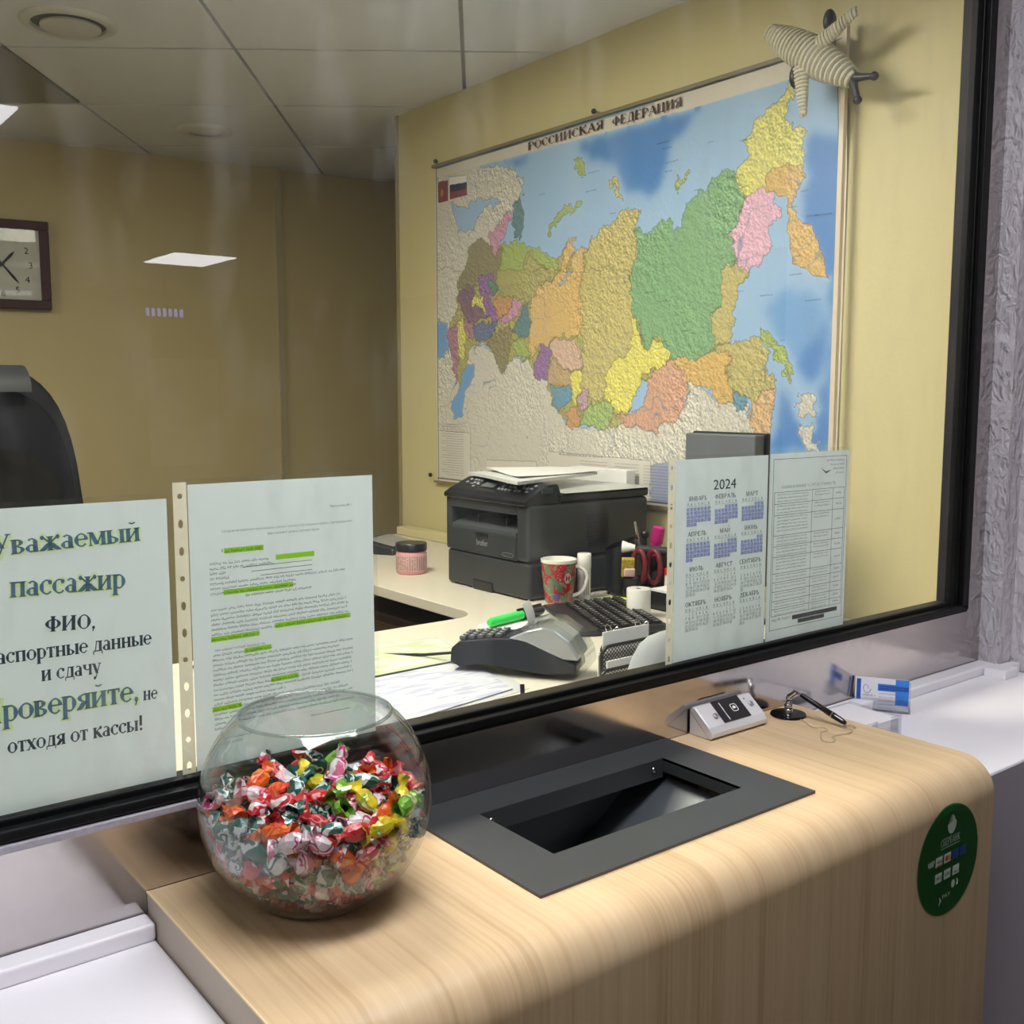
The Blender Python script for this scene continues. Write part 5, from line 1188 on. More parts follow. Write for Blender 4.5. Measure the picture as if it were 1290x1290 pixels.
# mesh letter sorter with envelopes
M_mesh = mat('black_wire', (34, 32, 30), .35)
ls = thing('letter_sorter', 'black wire mesh letter sorter full of envelopes behind the glass', 'letter holder', (1.27, .31, ZD))
def mesh_panel(x0, x1, y, h):
    z0, z1 = ZD + .004, ZD + h; r = .018; P_ = [(x0, y, z0), (x0, y, z1 - r)]
    P_ += [(x0 + r - r * math.cos(a), y, z1 - r + r * math.sin(a)) for a in [PI / 8 * k for k in range(1, 5)]]
    P_ += [(x1 - r + r * math.sin(a), y, z1 - r + r * math.cos(a)) for a in [PI / 8 * k for k in range(0, 5)]] + [(x1, y, z0)]
    MB().tube(P_, .0033, 8, closed=True).build('rim', M_mesh, ls, smooth=True)
    m = MB(); st_ = .0078; hh = z1 - z0; w_ = x1 - x0; n = int((w_ + hh) / st_)
    for k in range(1, n):
        for sg_ in (1, -1):
            c_ = k * st_; a = max(0, c_ - hh); b = min(w_, c_)
            if b - a < .003: continue
            pa, pb = (a, c_ - a), (b, c_ - b)
            if sg_ > 0: q0, q1 = (x0 + pa[0], z0 + pa[1]), (x0 + pb[0], z0 + pb[1])
            else: q0, q1 = (x1 - pa[0], z0 + pa[1]), (x1 - pb[0], z0 + pb[1])
            d_ = Vector((q1[0] - q0[0], 0, q1[1] - q0[1])).normalized(); nn = Vector((-d_.z, 0, d_.x)) * .0006
            A = Vector((q0[0], y, q0[1])); B_ = Vector((q1[0], y, q1[1])); e_ = Vector((0, .0008, 0))
            m.add([A - nn, B_ - nn, B_ + nn, A + nn, A - nn + e_, B_ - nn + e_, B_ + nn + e_, A + nn + e_], [(0, 1, 2, 3), (7, 6, 5, 4), (0, 4, 5, 1), (3, 2, 6, 7)])
    tag(m.build('wire_mesh', M_mesh, ls), kind='stuff')
mesh_panel(1.262, 1.42, .355, .072); mesh_panel(1.222, 1.40, .312, .078); mesh_panel(1.18, 1.36, .27, .05)
m = MB()
for x, y in ((1.262, .355), (1.222, .312), (1.18, .27)): m.tube([(x, y, ZD + .004), (x + .16, y, ZD + .004)], .003, 6)
m.tube([(1.18, .27, ZD + .004), (1.262, .355, ZD + .004)], .003, 6); m.tube([(1.36, .27, ZD + .004), (1.42, .355, ZD + .004)], .003, 6); m.build('base_frame', M_mesh, ls)
for k, (x0, x1, y, h, rz) in enumerate(((1.245, 1.36, .334, .098, .02), (1.228, 1.35, .325, .066, -.03), (1.222, 1.35, .321, .063, .0), (1.216, 1.34, .292, .058, .04), (1.212, 1.34, .287, .060, 0))):
    m = MB(); m.box(x0, x1, -.0012, .0012, ZD + .006, ZD + h, TR((0, y, 0)) @ Matrix.Rotation(0, 4, 'Z')); m.box(x0 + .002, x1 - .002, -.0015, -.0012, ZD + h - .02, ZD + h - .0195, TR((0, y, 0)))
    tag(m.build('envelope', M_paper), 'white envelope standing in the black mesh letter sorter', 'envelope', 'envelopes in the letter sorter')
for k, (x, y, z) in enumerate(((1.285, .352, 1.152), (1.36, .352, 1.152))):
    t = thing('binder_clip', ('black binder clip at the left on the sorter rim', 'black binder clip at the right on the sorter rim')[k], 'binder clip', (x, y, z))
    MB().prism([(-.012, -.006), (-.012, .006), (.006, .001), (.006, -.001)], -.02, .02, Matrix.Translation((x, y, z)) @ Matrix.Rotation(PI / 2, 4, 'Y')).build('spring', M_darker, t, bevel=.001)
    for sg_ in (-1, 1): MB().tube([(x - .008, y, z + .008), (x - .006, y + sg_ * .012, z + .026), (x, y + sg_ * .014, z + .03), (x + .006, y + sg_ * .012, z + .026), (x + .008, y, z + .008)], .0009, 6).build('wire_loop', M_chrome, t, smooth=True)
tg = MB().box(-.001, .001, -.05, .05, 0, .004, TR((1.43, .48, ZD + .03), .75, .35)).build('cable_stub', M_darker); tag(tg, 'thin black rod leaning at the keyboard front corner', 'rod')
# curved pale card at the glass
m = MB(); v = []; cur = [(1.108, 1.082), (1.108, 1.14), (1.112, 1.155), (1.122, 1.17), (1.138, 1.19), (1.157, 1.206), (1.18, 1.214), (1.21, 1.2165)]
for k, (x0, z) in enumerate(cur): v += [(x0, .132 + .004 * k, z), (1.31, .15 + .003 * k, z)]
m.add(v, [(2 * i, 2 * i + 1, 2 * i + 3, 2 * i + 2) for i in range(len(cur) - 1)])
o = m.build('paper_sheet', mat('grey_white_card', (196, 198, 194), .5), smooth=True); o.modifiers.new('thick', 'SOLIDIFY').thickness = .001; tag(o, 'curved pale card standing between the glass and the letter sorter', 'paper')

# upright dark monitor behind the calendar
mn = thing('monitor', 'dark grey monitor back rising above the calendar sheet', 'monitor', (1.80, .56, ZD))
MB().box(1.80, 1.832, .452, .655, 1.18, 1.512).build('back_shell', mat('monitor_grey', (96, 100, 106), .45, bump=.05), mn, bevel=.003)
MB().box(1.832, 1.845, .445, .662, 1.175, 1.516).build('bezel', M_darker, mn, bevel=.003)
MB().box(1.808, 1.826, .53, .58, ZD + .01, 1.20).build('stand', M_darker, mn, bevel=.002); MB().box(1.75, 1.90, .47, .64, ZD, ZD + .01).build('foot', M_darker, mn, bevel=.004)

# office chair behind the desk, left
ch = thing('office_chair', 'high-backed black office chair with rounded top at the left edge', 'chair', (.60, 2.15, .3))
CHT = TR((.60, 2.2, 0), math.radians(4))
def backrest(w_, zt_, zb_, y0, y1, e):
    n = 40; P_ = []
    for k in range(n):
        a = 2 * PI * k / n; c_, s_ = math.cos(a), math.sin(a)
        x = w_ * math.copysign(abs(c_) ** e, c_); z = (zt_ + zb_) / 2 + (zt_ - zb_) / 2 * math.copysign(abs(s_) ** e, s_)
        P_.append((x * (1 - .25 * max(0, (z - zb_) / (zt_ - zb_) - .25)), z))
    v = [(x, y0, z) for x, z in P_] + [(x * .94, y1, z - .006) for x, z in P_]
    return MB().add(v, [tuple(range(n))[::-1], tuple(range(n, 2 * n))] + [(i, (i + 1) % n, n + (i + 1) % n, n + i) for i in range(n)], CHT)
M_leather = mat('black_leatherette', (19, 22, 27), .6, bump=.15, bscale=300, spec=.25); M_fab = mat('black_mesh_fabric', (30, 30, 27), .95, var=.45, scale=22, spec=.1)
backrest(.315, 1.685, .85, .0, .09, .62).build('back_shell', M_leather, ch, bevel=.02, seg=3, smooth=True)
backrest(.285, 1.62, .9, -.035, .01, .62).build('back_cushion', mat('navy_black_pad', (13, 16, 22), .7, spec=.2), ch, bevel=.015, seg=3, smooth=True)
backrest(.255, 1.45, .92, -.045, -.034, .7).build('mesh_panel', M_fab, ch)
hp = []
for k in range(13):
    a = PI * k / 12; hp.append((-.075 * math.cos(a) if k < 6 else -.075 * math.cos(a), 1.60 + .075 * math.sin(a)))
v = [(-.30, y - .01, z) for y, z in hp] + [(.13, y - .01, z) for y, z in hp]; n = 13
v += [(-.30, y * .86 - .01, 1.60 + (z - 1.60) * .86) for y, z in hp] + [(.13, y * .86 - .01, 1.60 + (z - 1.60) * .86) for y, z in hp]
v = [(x, y, z + .008) for x, y, z in v]
MB().add(v, [(i, i + 1, n + i + 1, n + i) for i in range(n - 1)] + [(2 * n + i, 3 * n + i, 3 * n + i + 1, 2 * n + i + 1) for i in range(n - 1)] + [(n + i, n + i + 1, 3 * n + i + 1, 3 * n + i) for i in range(n - 1)], CHT).build('head_flap', mat('grey_leatherette', (52, 55, 57), .5, spec=.25), ch, smooth=True)
MB().box(-.26, .26, -.50, .0, .74, .84, CHT).build('seat', M_leather, ch, bevel=.03, seg=3)
MB().lathe([(.03, .36), (.03, .74)], 16, CHT @ Matrix.Translation((0, -.24, 0))).build('gas_lift', M_darker, ch)
for k in range(5):
    a = 2 * PI * k / 5; T = CHT @ Matrix.Translation((0, -.24, 0)) @ Matrix.Rotation(a, 4, 'Z')
    MB().tube([T @ Vector((.02, 0, .38)), T @ Vector((.28, 0, .35))], [.025, .015], 8).build('leg', M_darker, ch); MB().sphere(tuple(T @ Vector((.28, 0, .326))), .026, 12, 8).build('castor', M_darker, ch)
# ------------------------------------------------------------------ glass bowl and the wrapped candies
BC = Vector((.450, -.112, 1.109)); R_ = .1125; zc = .101
bw = thing('glass_bowl', 'round clear glass bowl filled with wrapped candies on the wooden counter', 'bowl', tuple(BC))
pr_ = [(.001, .0015), (.045, .0015), (.052, .0005), (.054, .003)]
a0 = math.asin((.004 - zc) / R_)
a1 = math.acos(.0745 / R_)
po = [(R_ * math.cos(a), zc + R_ * math.sin(a)) for a in np.linspace(a0 + .12, a1, 34)]
pi_ = [((R_ - .0028) * math.cos(a), zc + (R_ - .0028) * math.sin(a)) for a in np.linspace(a1, a0 + .16, 34)]
M_bowl = thin_glass('bowl_glass', (.975, .985, .98), f0=.045, edge=3.2, gain=.85)
MB().lathe(pr_ + po, 72, TR(BC)).build('outer_wall', M_bowl, bw, smooth=True)
MB().lathe(pi_ + [(.04, .012), (.001, .011)], 72, TR(BC)).build('inner_wall', M_bowl, bw, smooth=True)
rp = [Vector((.0733 * math.cos(a), .0733 * math.sin(a), zc + R_ * math.sin(a1))) + BC for a in [2 * PI * k / 72 for k in range(72)]]
MB().tube(rp, .0017, 8, closed=True).build('rim', thin_glass('rim_glass', (.80, .86, .84), f0=.12, edge=2.0), bw, smooth=True)
MB().tube([Vector((.052 * math.cos(a), .052 * math.sin(a), .0022)) + BC for a in [2 * PI * k / 60 for k in range(60)]], .0018, 8, closed=True).build('foot_ring', thin_glass('foot_glass', (.78, .85, .82), f0=.12, edge=2.0), bw, smooth=True)

def wrap_mat(name, cols, rough=.22, metal=0.1, sc=55):
    m = bpy.data.materials.new(name); m.use_nodes = True; nt = m.node_tree; p = nt.nodes['Principled BSDF']
    p.inputs['Roughness'].default_value = rough; p.inputs['Metallic'].default_value = metal; p.inputs['Coat Weight'].default_value = .5; p.inputs['Coat Roughness'].default_value = .12
    tc = nt.nodes.new('ShaderNodeTexCoord'); oi = nt.nodes.new('ShaderNodeObjectInfo')
    ad = nt.nodes.new('ShaderNodeVectorMath'); ad.operation = 'ADD'; cm = nt.nodes.new('ShaderNodeVectorMath'); cm.operation = 'SCALE'; cm.inputs['Scale'].default_value = 7
    cx = nt.nodes.new('ShaderNodeCombineXYZ'); nt.links.new(oi.outputs['Random'], cx.inputs[0]); nt.links.new(oi.outputs['Random'], cx.inputs[2]); nt.links.new(cx.outputs[0], cm.inputs[0])
    nt.links.new(tc.outputs['Object'], ad.inputs[0]); nt.links.new(cm.outputs[0], ad.inputs[1])
    n = nt.nodes.new('ShaderNodeTexNoise'); n.inputs['Scale'].default_value = sc; n.inputs['Detail'].default_value = 1.5; n.inputs['Distortion'].default_value = .6; nt.links.new(ad.outputs[0], n.inputs['Vector'])
    cr = nt.nodes.new('ShaderNodeValToRGB'); cr.color_ramp.interpolation = 'CONSTANT'; e = cr.color_ramp.elements
    k = len(cols); e[0].position = 0; e[0].color = (*lin(cols[0][1]), 1); e[1].position = cols[1][0]; e[1].color = (*lin(cols[1][1]), 1)
    for po_, c_ in cols[2:]: x = e.new(po_); x.color = (*lin(c_), 1)
    nt.links.new(n.outputs['Fac'], cr.inputs[0]); nt.links.new(cr.outputs[0], p.inputs['Base Color'])
    b = nt.nodes.new('ShaderNodeBump'); b.inputs['Strength'].default_value = .5; b.inputs['Distance'].default_value = .002
    n2 = nt.nodes.new('ShaderNodeTexNoise'); n2.inputs['Scale'].default_value = 260; nt.links.new(ad.outputs[0], n2.inputs['Vector']); nt.links.new(n2.outputs['Fac'], b.inputs['Height']); nt.links.new(b.outputs[0], p.inputs['Normal'])
    return m
KINDS = [
 ('green', wrap_mat('wrap_green', [(0, (18, 92, 76)), (.50, (222, 228, 226)), (.58, (20, 84, 70)), (.66, (236, 236, 236))]), .34, 'white and dark green twist-wrapped candy in the glass bowl'),
 ('red', wrap_mat('wrap_red', [(0, (206, 44, 50)), (.49, (232, 150, 150)), (.53, (190, 34, 60)), (.64, (240, 226, 224))]), .24, 'red twist-wrapped candy in the glass bowl'),
 ('orange', wrap_mat('wrap_orange', [(0, (238, 112, 44)), (.5, (230, 72, 40)), (.58, (240, 140, 60)), (.68, (244, 210, 190))]), .14, 'orange twist-wrapped candy in the glass bowl'),
 ('pink', wrap_mat('wrap_pink', [(0, (238, 220, 226)), (.47, (206, 58, 120)), (.53, (240, 232, 236)), (.62, (222, 120, 150))]), .15, 'white and pink twist-wrapped candy in the glass bowl'),
 ('yellow', wrap_mat('wrap_yellow', [(0, (236, 214, 50)), (.5, (226, 196, 40)), (.58, (150, 190, 60)), (.66, (240, 232, 170))]), .09, 'yellow twist-wrapped candy in the glass bowl'),
 ('lime', wrap_mat('wrap_lime', [(0, (130, 190, 60)), (.5, (104, 168, 48)), (.6, (214, 224, 170)), (.68, (140, 196, 66))]), .07, 'lime green twist-wrapped candy in the glass bowl'),
]
def candy_mesh(seed, m):
    r = random.Random(seed); mb = MB(); n = 9
    def ring(x, ry, rz, jit): return [(x + r.uniform(-jit, jit) * .6, ry * math.cos(2 * PI * k / n) + r.uniform(-jit, jit), rz * math.sin(2 * PI * k / n) + r.uniform(-jit, jit)) for k in range(n)]
    L = .0095; v = []
    fan = lambda s: [(s * (L + .0125), .0105, .0058, .0022), (s * (L + .0085), .0088, .0036, .0016), (s * (L + .0035), .0040, .0028, .0005)]
    prof = fan(-1) + [(-L, .0072, .0064, .0007), (-L * .45, .0090, .0080, .0008), (L * .35, .0092, .0082, .0008), (L, .0072, .0062, .0007)] + fan(1)[::-1]
    bend = r.uniform(-.25, .25)
    for x, ry, rz, j in prof: v += ring(x, ry, rz, j)
    tw = r.uniform(-1.2, 1.2)
    out = []
    for i, (x, y, z) in enumerate(v):
        a = tw * (x / .02) if abs(x) > L else 0; y, z = y * math.cos(a) - z * math.sin(a), y * math.sin(a) + z * math.cos(a); out.append((x, y + bend * x * x * 40 * .5, z))
    f = [(i * n + k, i * n + (k + 1) % n, (i + 1) * n + (k + 1) % n, (i + 1) * n + k) for i in range(len(prof) - 1) for k in range(n)]
    me = bpy.data.meshes.new('wrapped_candy'); me.from_pydata(out, [], f); me.materials.append(m)
    return me
rsn = np.random.RandomState(4); NC = 236; rad = .0122
c0 = np.array([BC.x, BC.y, BC.z + zc]); Rin = R_ - .0035 - rad
P_ = rsn.randn(NC, 3); P_ = P_ / np.linalg.norm(P_, axis=1)[:, None] * (rsn.rand(NC, 1) ** (1 / 3)) * Rin; P_[:, 2] = P_[:, 2] * .9
for it in range(420):
    g_ = .0007 if it < 360 else .0001
    P_[:, 2] -= g_
    for _ in range(3):
        d_ = P_[:, None] - P_[None]; L_ = np.linalg.norm(d_, axis=2) + np.eye(NC); ov = np.clip(2 * rad - L_, 0, None); ov[np.arange(NC), np.arange(NC)] = 0
        P_ += (d_ / L_[..., None] * ov[..., None]).sum(1) * .28
        rr = np.linalg.norm(P_, axis=1); P_ *= np.minimum(1, Rin / np.maximum(rr, 1e-6))[:, None]
        P_[:, 2] = np.maximum(P_[:, 2], -zc + .013 + rad * .8)
meshes = {}
rr_ = random.Random(8); ws = [k[2] for k in KINDS]
for i in range(NC):
    kd = rr_.choices(KINDS, ws)[0]; key = (kd[0], rr_.randint(0, 3))
    if key not in meshes: meshes[key] = candy_mesh(hash(key[0]) % 1 + key[1] * 17 + len(meshes), kd[1])
    o = bpy.data.objects.new('wrapped_candy', meshes[key]); COL.objects.link(o)
    o.location = c0 + P_[i]
    q = Vector(P_[i]); tang = Vector((rr_.uniform(-1, 1), rr_.uniform(-1, 1), rr_.uniform(-.5, .5)))
    n_ = q.normalized()
    if q.length > Rin * .72: tang = tang - n_ * tang.dot(n_)      # those at the wall lie along it
    rot = tang.to_track_quat('X', 'Z').to_matrix().to_4x4() @ Matrix.Rotation(rr_.uniform(0, 6.28), 4, 'X')
    o.rotation_euler = rot.to_euler(); o.scale = (1.0,) * 3
    tag(o, kd[3], 'candy', kd[0] + ' wrapped candies in the bowl')

# ------------------------------------------------------------------ silver intercom at the steel
ic = thing('intercom', 'small silver wedge-shaped intercom with black label panel by the tray', 'intercom', (1.166, -.02, 1.109))
ix0, ix1 = 1.105, 1.228
ip = [(-.002, 1.1092), (-.002, 1.145), (-.006, 1.150), (-.011, 1.1505), (-.040, 1.127), (-.046, 1.119), (-.046, 1.113), (-.041, 1.1092)]
n = len(ip); v = [(ix0, y, z) for y, z in ip] + [(ix1, y, z) for y, z in ip]
MB().add(v, [tuple(range(n)), tuple(range(2 * n - 1, n - 1, -1))] + [(i, n + i, n + (i + 1) % n, (i + 1) % n) for i in range(n)]).build('body', mat('intercom_silver', (222, 222, 224), .25, .3, var=.01), ic, bevel=.0018, seg=3)
sa = math.atan2(1.1505 - 1.127, .040 - .011)
IT = Matrix.Translation((0, -.011, 1.1505)) @ Matrix.Rotation(sa, 4, 'X')   # local -y runs down the slope
MB().box(ix0 + .034, ix1 - .030, -.0365, .001, .0002, .0012, IT).build('label_panel', mat('label_black', (18, 18, 24), .2), ic)
tb = MB(); LT = IT @ Matrix.Translation((1.152, -.003, .0014)) @ Matrix.Rotation(-PI / 2, 4, 'Z')
scribble(tb, LT, .001, .031, 0, .003, random.Random(6)); tb.box(.001, .031, .0002, .0014, 0, .0001, LT)
rp = [(.006 * math.copysign(abs(math.cos(a)) ** .5, math.cos(a)), .006 * math.copysign(abs(math.sin(a)) ** .5, math.sin(a)), 0) for a in [2 * PI * k / 20 for k in range(20)]]
tb.tube([IT @ Matrix.Translation((1.176, -.017, .0014)) @ Vector(p) for p in rp], .0007, 5, closed=True)
tb.box(-.0028, .0028, -.0018, .0018, 0, .0002, IT @ Matrix.Translation((1.176, -.017, .0014))); tb.box(-.0012, .0012, .0018, .0032, 0, .0002, IT @ Matrix.Translation((1.176, -.017, .0014)))
tb.build('label_print', M_paper, ic)
for x, y in ((ix0 + .026, -.022), (ix1 - .014, -.018)): MB().lathe([(.0045, 0), (.0045, .0022), (.0035, .003), (.001, .003)], 20, IT @ Matrix.Translation((x, y, 0))).build('button', mat('button_silver', (170, 170, 176), .3, .5), ic, smooth=True)
MB().lathe([(.0012, 0), (.0012, .0006), (.0001, .0006)], 10, IT @ Matrix.Translation((ix1 - .02, -.007, 0))).build('indicator', M_darker, ic)
MB().box(ix0 - .0006, ix0 + .0002, -.041, -.004, 1.1095, 1.1105).build('seam', M_chrome, ic)
vv = [(ix0 - .0008, -.0035, 1.1445), (ix0 - .0008, -.0025, 1.1445), (ix0 - .0008, -.0405, 1.1105), (ix0 - .0008, -.0415, 1.1105)]
MB().add(vv, [(0, 1, 2, 3)]).build('seam', M_chrome, ic)

# ------------------------------------------------------------------ pen on a chain with its stand
ps = thing('pen_stand', 'round black pen base with chrome swivel and bead chain on the counter', 'pen stand', (1.291, -.036, 1.109)); PT_ = TR((1.291, -.036, 1.109))
MB().lathe([(.001, 0), (.0265, 0), (.0275, .0015), (.0265, .0035), (.020, .0045), (.001, .005)], 40, PT_).build('base', mat('gloss_black', (14, 14, 16), .08), ps, smooth=True)
MB().lathe([(.0065, .0045), (.0065, .010), (.0055, .011), (.0062, .013), (.0062, .017), (.004, .0195), (.003, .023)], 24, PT_).build('swivel', M_chrome, ps, smooth=True)
MB().sphere((1.291, -.036, 1.109 + .027), .0045, 16, 10).build('ball', M_chrome, ps, smooth=True)
MB().lathe([(.0045, 0), (.0036, .006), (.0042, .014)], 16, Matrix.Translation((1.291, -.036, 1.138)) @ Vector((.18, -.35, .35)).to_track_quat('Z', 'Y').to_matrix().to_4x4()).build('socket', M_chrome, ps, smooth=True)
ch_ = [(1.285, -.055, 1.1105), (1.283, -.072, 1.1105), (1.272, -.088, 1.1105), (1.270, -.10, 1.1105), (1.280, -.108, 1.1105), (1.272, -.120, 1.1105), (1.262, -.118, 1.1105), (1.250, -.125, 1.1105), (1.235, -.136, 1.1105), (1.228, -.147, 1.1105), (1.236, -.155, 1.1105), (1.248, -.150, 1.1105), (1.256, -.140, 1.1105), (1.272, -.142, 1.1105), (1.290, -.146, 1.1105), (1.303, -.140, 1.1105), (1.300, -.128, 1.1105), (1.312, -.122, 1.1105), (1.322, -.128, 1.1105), (1.316, -.138, 1.1105), (1.306, -.130, 1.112)]
def resample(P, step):
    P = [Vector(p) for p in P]; Q = []
    for i in range(len(P) - 1):   # catmull-rom
        p0, p1, p2, p3 = P[max(i - 1, 0)], P[i], P[i + 1], P[min(i + 2, len(P) - 1)]
        for k in range(12):
            t = k / 12; Q.append(.5 * ((2 * p1) + (p2 - p0) * t + (2 * p0 - 5 * p1 + 4 * p2 - p3) * t * t + (3 * p1 - p0 - 3 * p2 + p3) * t ** 3))
    out = [Q[0]]; acc = 0
    for a, b in zip(Q[:-1], Q[1:]):
        acc += (b - a).length
        if acc >= step: out.append(b); acc = 0
    return out
m = MB(); m.smooth = True
for q in resample(ch_, .0026): m.sphere(tuple(q), .00115, 6, 4)
tag(m.build('bead_chain', mat('chain_brass', (196, 182, 156), .3, .6), ps), kind='stuff')
pa, pb = Vector((1.300, -.052, 1.1435)), Vector((1.306, -.128, 1.1165)); pd_ = pb - pa
pn = thing('pen', 'black ballpoint pen resting with its tip on the counter by the chain', 'pen', tuple(pb))
MB().tube([pa, pa + pd_ * .02, pa + pd_ * .70], [.003, .0036, .0047], 16).build('barrel', mat('gloss_black', (14, 14, 16), .08), pn, smooth=True)
MB().tube([pa + pd_ * .695, pa + pd_ * .715], .0050, 16).build('ring', M_chrome, pn, smooth=True)
MB().tube([pa + pd_ * .71, pa + pd_ * .93, pb], [.0049, .0042, .0026], 16).build('cap', mat('gloss_black', (14, 14, 16), .08), pn, smooth=True)
MB().tube([pa - pd_ * .12, pa], .0022, 10).build('clicker', M_chrome, pn, smooth=True)

# ------------------------------------------------------------------ note holder with cards, blue card behind
M_clear = thin_glass('clear_acrylic', (.93, .94, .96), f0=.07, edge=3)
nh = thing('card_holder', 'clear acrylic box holding a stack of white note cards at the counter edge', 'card holder', (1.41, -.07, 1.07)); NT = TR((1.403, -.084, 1.0705), math.radians(-2))
def clearbox(x0, x1, y0, y1, z0, z1): MB().box(x0, x1, y0, y1, z0, z1, NT).build('wall', M_clear, nh)
clearbox(-.044, .044, -.049, .049, 0, .002); clearbox(-.044, .044, .047, .049, .002, .03); clearbox(-.044, -.042, -.047, .047, .002, .03); clearbox(.042, .044, -.047, .047, .002, .032)
clearbox(-.044, -.018, -.049, -.047, .002, .034); clearbox(.018, .044, -.049, -.047, .002, .034)
rng = random.Random(3)
for k in range(8):
    z = .0025 + k * .0034
    o = MB().box(-.0405, .0405, -.0455, .0455, z, z + .0028, NT @ Matrix.Rotation(rng.uniform(-.02, .02), 4, 'Z')).build('note_card', M_white); tag(o, 'white card in the stack inside the clear acrylic box', 'card', 'white note cards in the clear holder')
bd_ = Vector((.53, -.85, 0)).normalized(); bn = Vector((-.85, -.53, 0)).normalized()
B0 = Vector((1.512, -.006, 1.0705)); BT = Matrix(((bd_.x, bn.x * -.0 + 0, bn.x, B0.x), (bd_.y, 0, bn.y, B0.y), (0, 1, 0, B0.z), (0, 0, 0, 1))) @ Matrix.Rotation(-.12, 4, 'X')
bh = thing('card_stand', 'clear stand holding upright blue and white cards behind the note box', 'card holder', tuple(B0))
MB().box(-.002, .088, .0, .002, -.03, .006, BT).build('base', M_clear, bh); MB().box(-.002, .088, 0, .022, .004, .006, BT).build('front_lip', M_clear, bh); MB().box(-.002, .088, 0, .05, -.006, -.004, BT).build('back_wall', M_clear, bh)
cd = thing('business_card', 'blue and white printed card standing in the clear stand', 'card', tuple(B0))
MB().box(0, .085, .003, .055, -.003, .0015, BT).build('card_body', M_white, cd)
m = MB(); m.box(.064, .085, .012, .055, .0016, .0018, BT).box(.036, .075, .034, .046, .0017, .0021, BT); m.build('blue_field', mat('card_blue', (60, 130, 226), .4, var=.25, scale=60), cd)
m = MB(); m.box(.002, .009, .012, .052, .0016, .0019, BT); m.box(.038, .085, .036, .0435, .0021, .0023, BT); m.build('dark_blue_band', mat('card_navy', (36, 84, 170), .4), cd)
m = MB(); rng = random.Random(8); T = BT @ Matrix.Translation((0, 0, .0024))
for q in range(5): scribble(m, T, .038, .066, .029 - q * .006, .0026, rng)
scribble(m, T, .012, .032, .024, .004, rng); scribble(m, T, .040, .078, .0388, .003, rng)
m.tube([BT @ Vector((.016 + .005 * math.cos(a) + .003 * k / 12, .036 + .007 * math.sin(a), .002)) for k, a in enumerate([2 * PI * k / 16 for k in range(17)])], .0004, 4)
m.build('card_print', mat('card_ink', (110, 120, 150), .6), cd)

# ------------------------------------------------------------------ green round bank sticker on the front of the box
SX, SZ, SR = 1.233, 1.003, .0735
sk = thing('sticker', 'round green bank sticker with card logos on the wooden counter front', 'sticker', (SX, YF, SZ))
ys = YF - .0006
circle = [(SR * math.cos(2 * PI * k / 64), SR * math.sin(2 * PI * k / 64)) for k in range(64)]
def ywood(z): 
    t = z - (ZT - RR); return YF if t <= 0 else YF + RR - math.sqrt(max(0, RR * RR - t * t))
def disc(mb, f, off):
    rings = [i / 10 for i in range(1, 11)]; v = [(SX, ywood(SZ) - off, SZ)]
    for r in rings:
        for x, z in circle: v.append((SX + x * r * f, ywood(SZ + z * r * f) - off, SZ + z * r * f))
    fs = [(0, 1 + (k + 1) % 64, 1 + k) for k in range(64)] + [(1 + i * 64 + k, 1 + i * 64 + (k + 1) % 64, 1 + (i + 1) * 64 + (k + 1) % 64, 1 + (i + 1) * 64 + k) for i in range(9) for k in range(64)]
    mb.add(v, fs)
m = MB(); disc(m, 1.0, .0005); m.build('rim', mat('sticker_edge', (70, 120, 70), .4), sk)
m = MB(); disc(m, .975, .0008); m.build('disc', mat('sticker_green', (22, 84, 30), .35, var=.02), sk)
M_sw = mat('sticker_white', (206, 222, 206), .4)
m = MB(); y = ys - .0006
m.add([(SX + .004 + .0105 * math.cos(a) * (1 if math.sin(a) < .3 else .72), y, SZ + .047 + .0125 * math.sin(a)) for a in [2 * PI * k / 28 for k in range(28)]], [tuple(range(28))])
m.build('emblem', M_sw, sk)
m = MB()
for k in range(4): m.add([(SX - .008, y - .0003, SZ + .049 + k * .0028), (SX + .004, y - .0003, SZ + .052 + k * .0028), (SX + .004, y - .0003, SZ + .0531 + k * .0028), (SX - .008, y - .0003, SZ + .0501 + k * .0028)], [(0, 1, 2, 3)])
m.build('emblem_lines', mat('sticker_green', (22, 84, 30), .35), sk)
m = MB(); put(m, 'СБЕРБАНК', SX - .021, SZ + .0215, SX + .025, SZ + .0215, .015, bold=.0, serif=.03, y=y); m.box(SX - .021, SX + .025, y - .0001, y, SZ + .0185, SZ + .0191)
m.build('white_lettering', M_sw, sk); m = MB()
put(m, 'МИР', SX - .050, SZ + .001, SX - .034, SZ + .001, .012, bold=.03, serif=0, y=y)
m.build('white_lettering', M_sw, sk); m = MB()
put(m, 'PAY', SX - .012, SZ - .050, SX + .007, SZ - .050, .008, bold=.0, serif=0, y=y)
m.add([(SX - .020, y, SZ - .045), (SX - .014, y, SZ - .051), (SX - .020, y, SZ - .058), (SX - .0180, y, SZ - .051)], [(0, 3, 2, 1)])
m.add([(SX + .013 + .0045 * math.cos(a), y, SZ - .036 + .0055 * math.sin(a)) for a in [2 * PI * k / 16 for k in range(16)]], [tuple(range(16))]); m.tube([(SX + .021 + .003 * math.cos(a), y, SZ - .036 + .0045 * math.sin(a)) for a in [-1, -.5, 0, .5, 1]], .0006, 4)
m.build('white_lettering', M_sw, sk)
logos = [(-.024, .004, (226, 226, 226)), (-.004, .004, (226, 226, 220)), (.015, .004, (40, 70, 130)), (.034, .004, (40, 90, 150)), (-.024, -.018, (226, 226, 226)), (-.003, -.018, (226, 226, 226)), (.018, -.018, (220, 222, 222))]
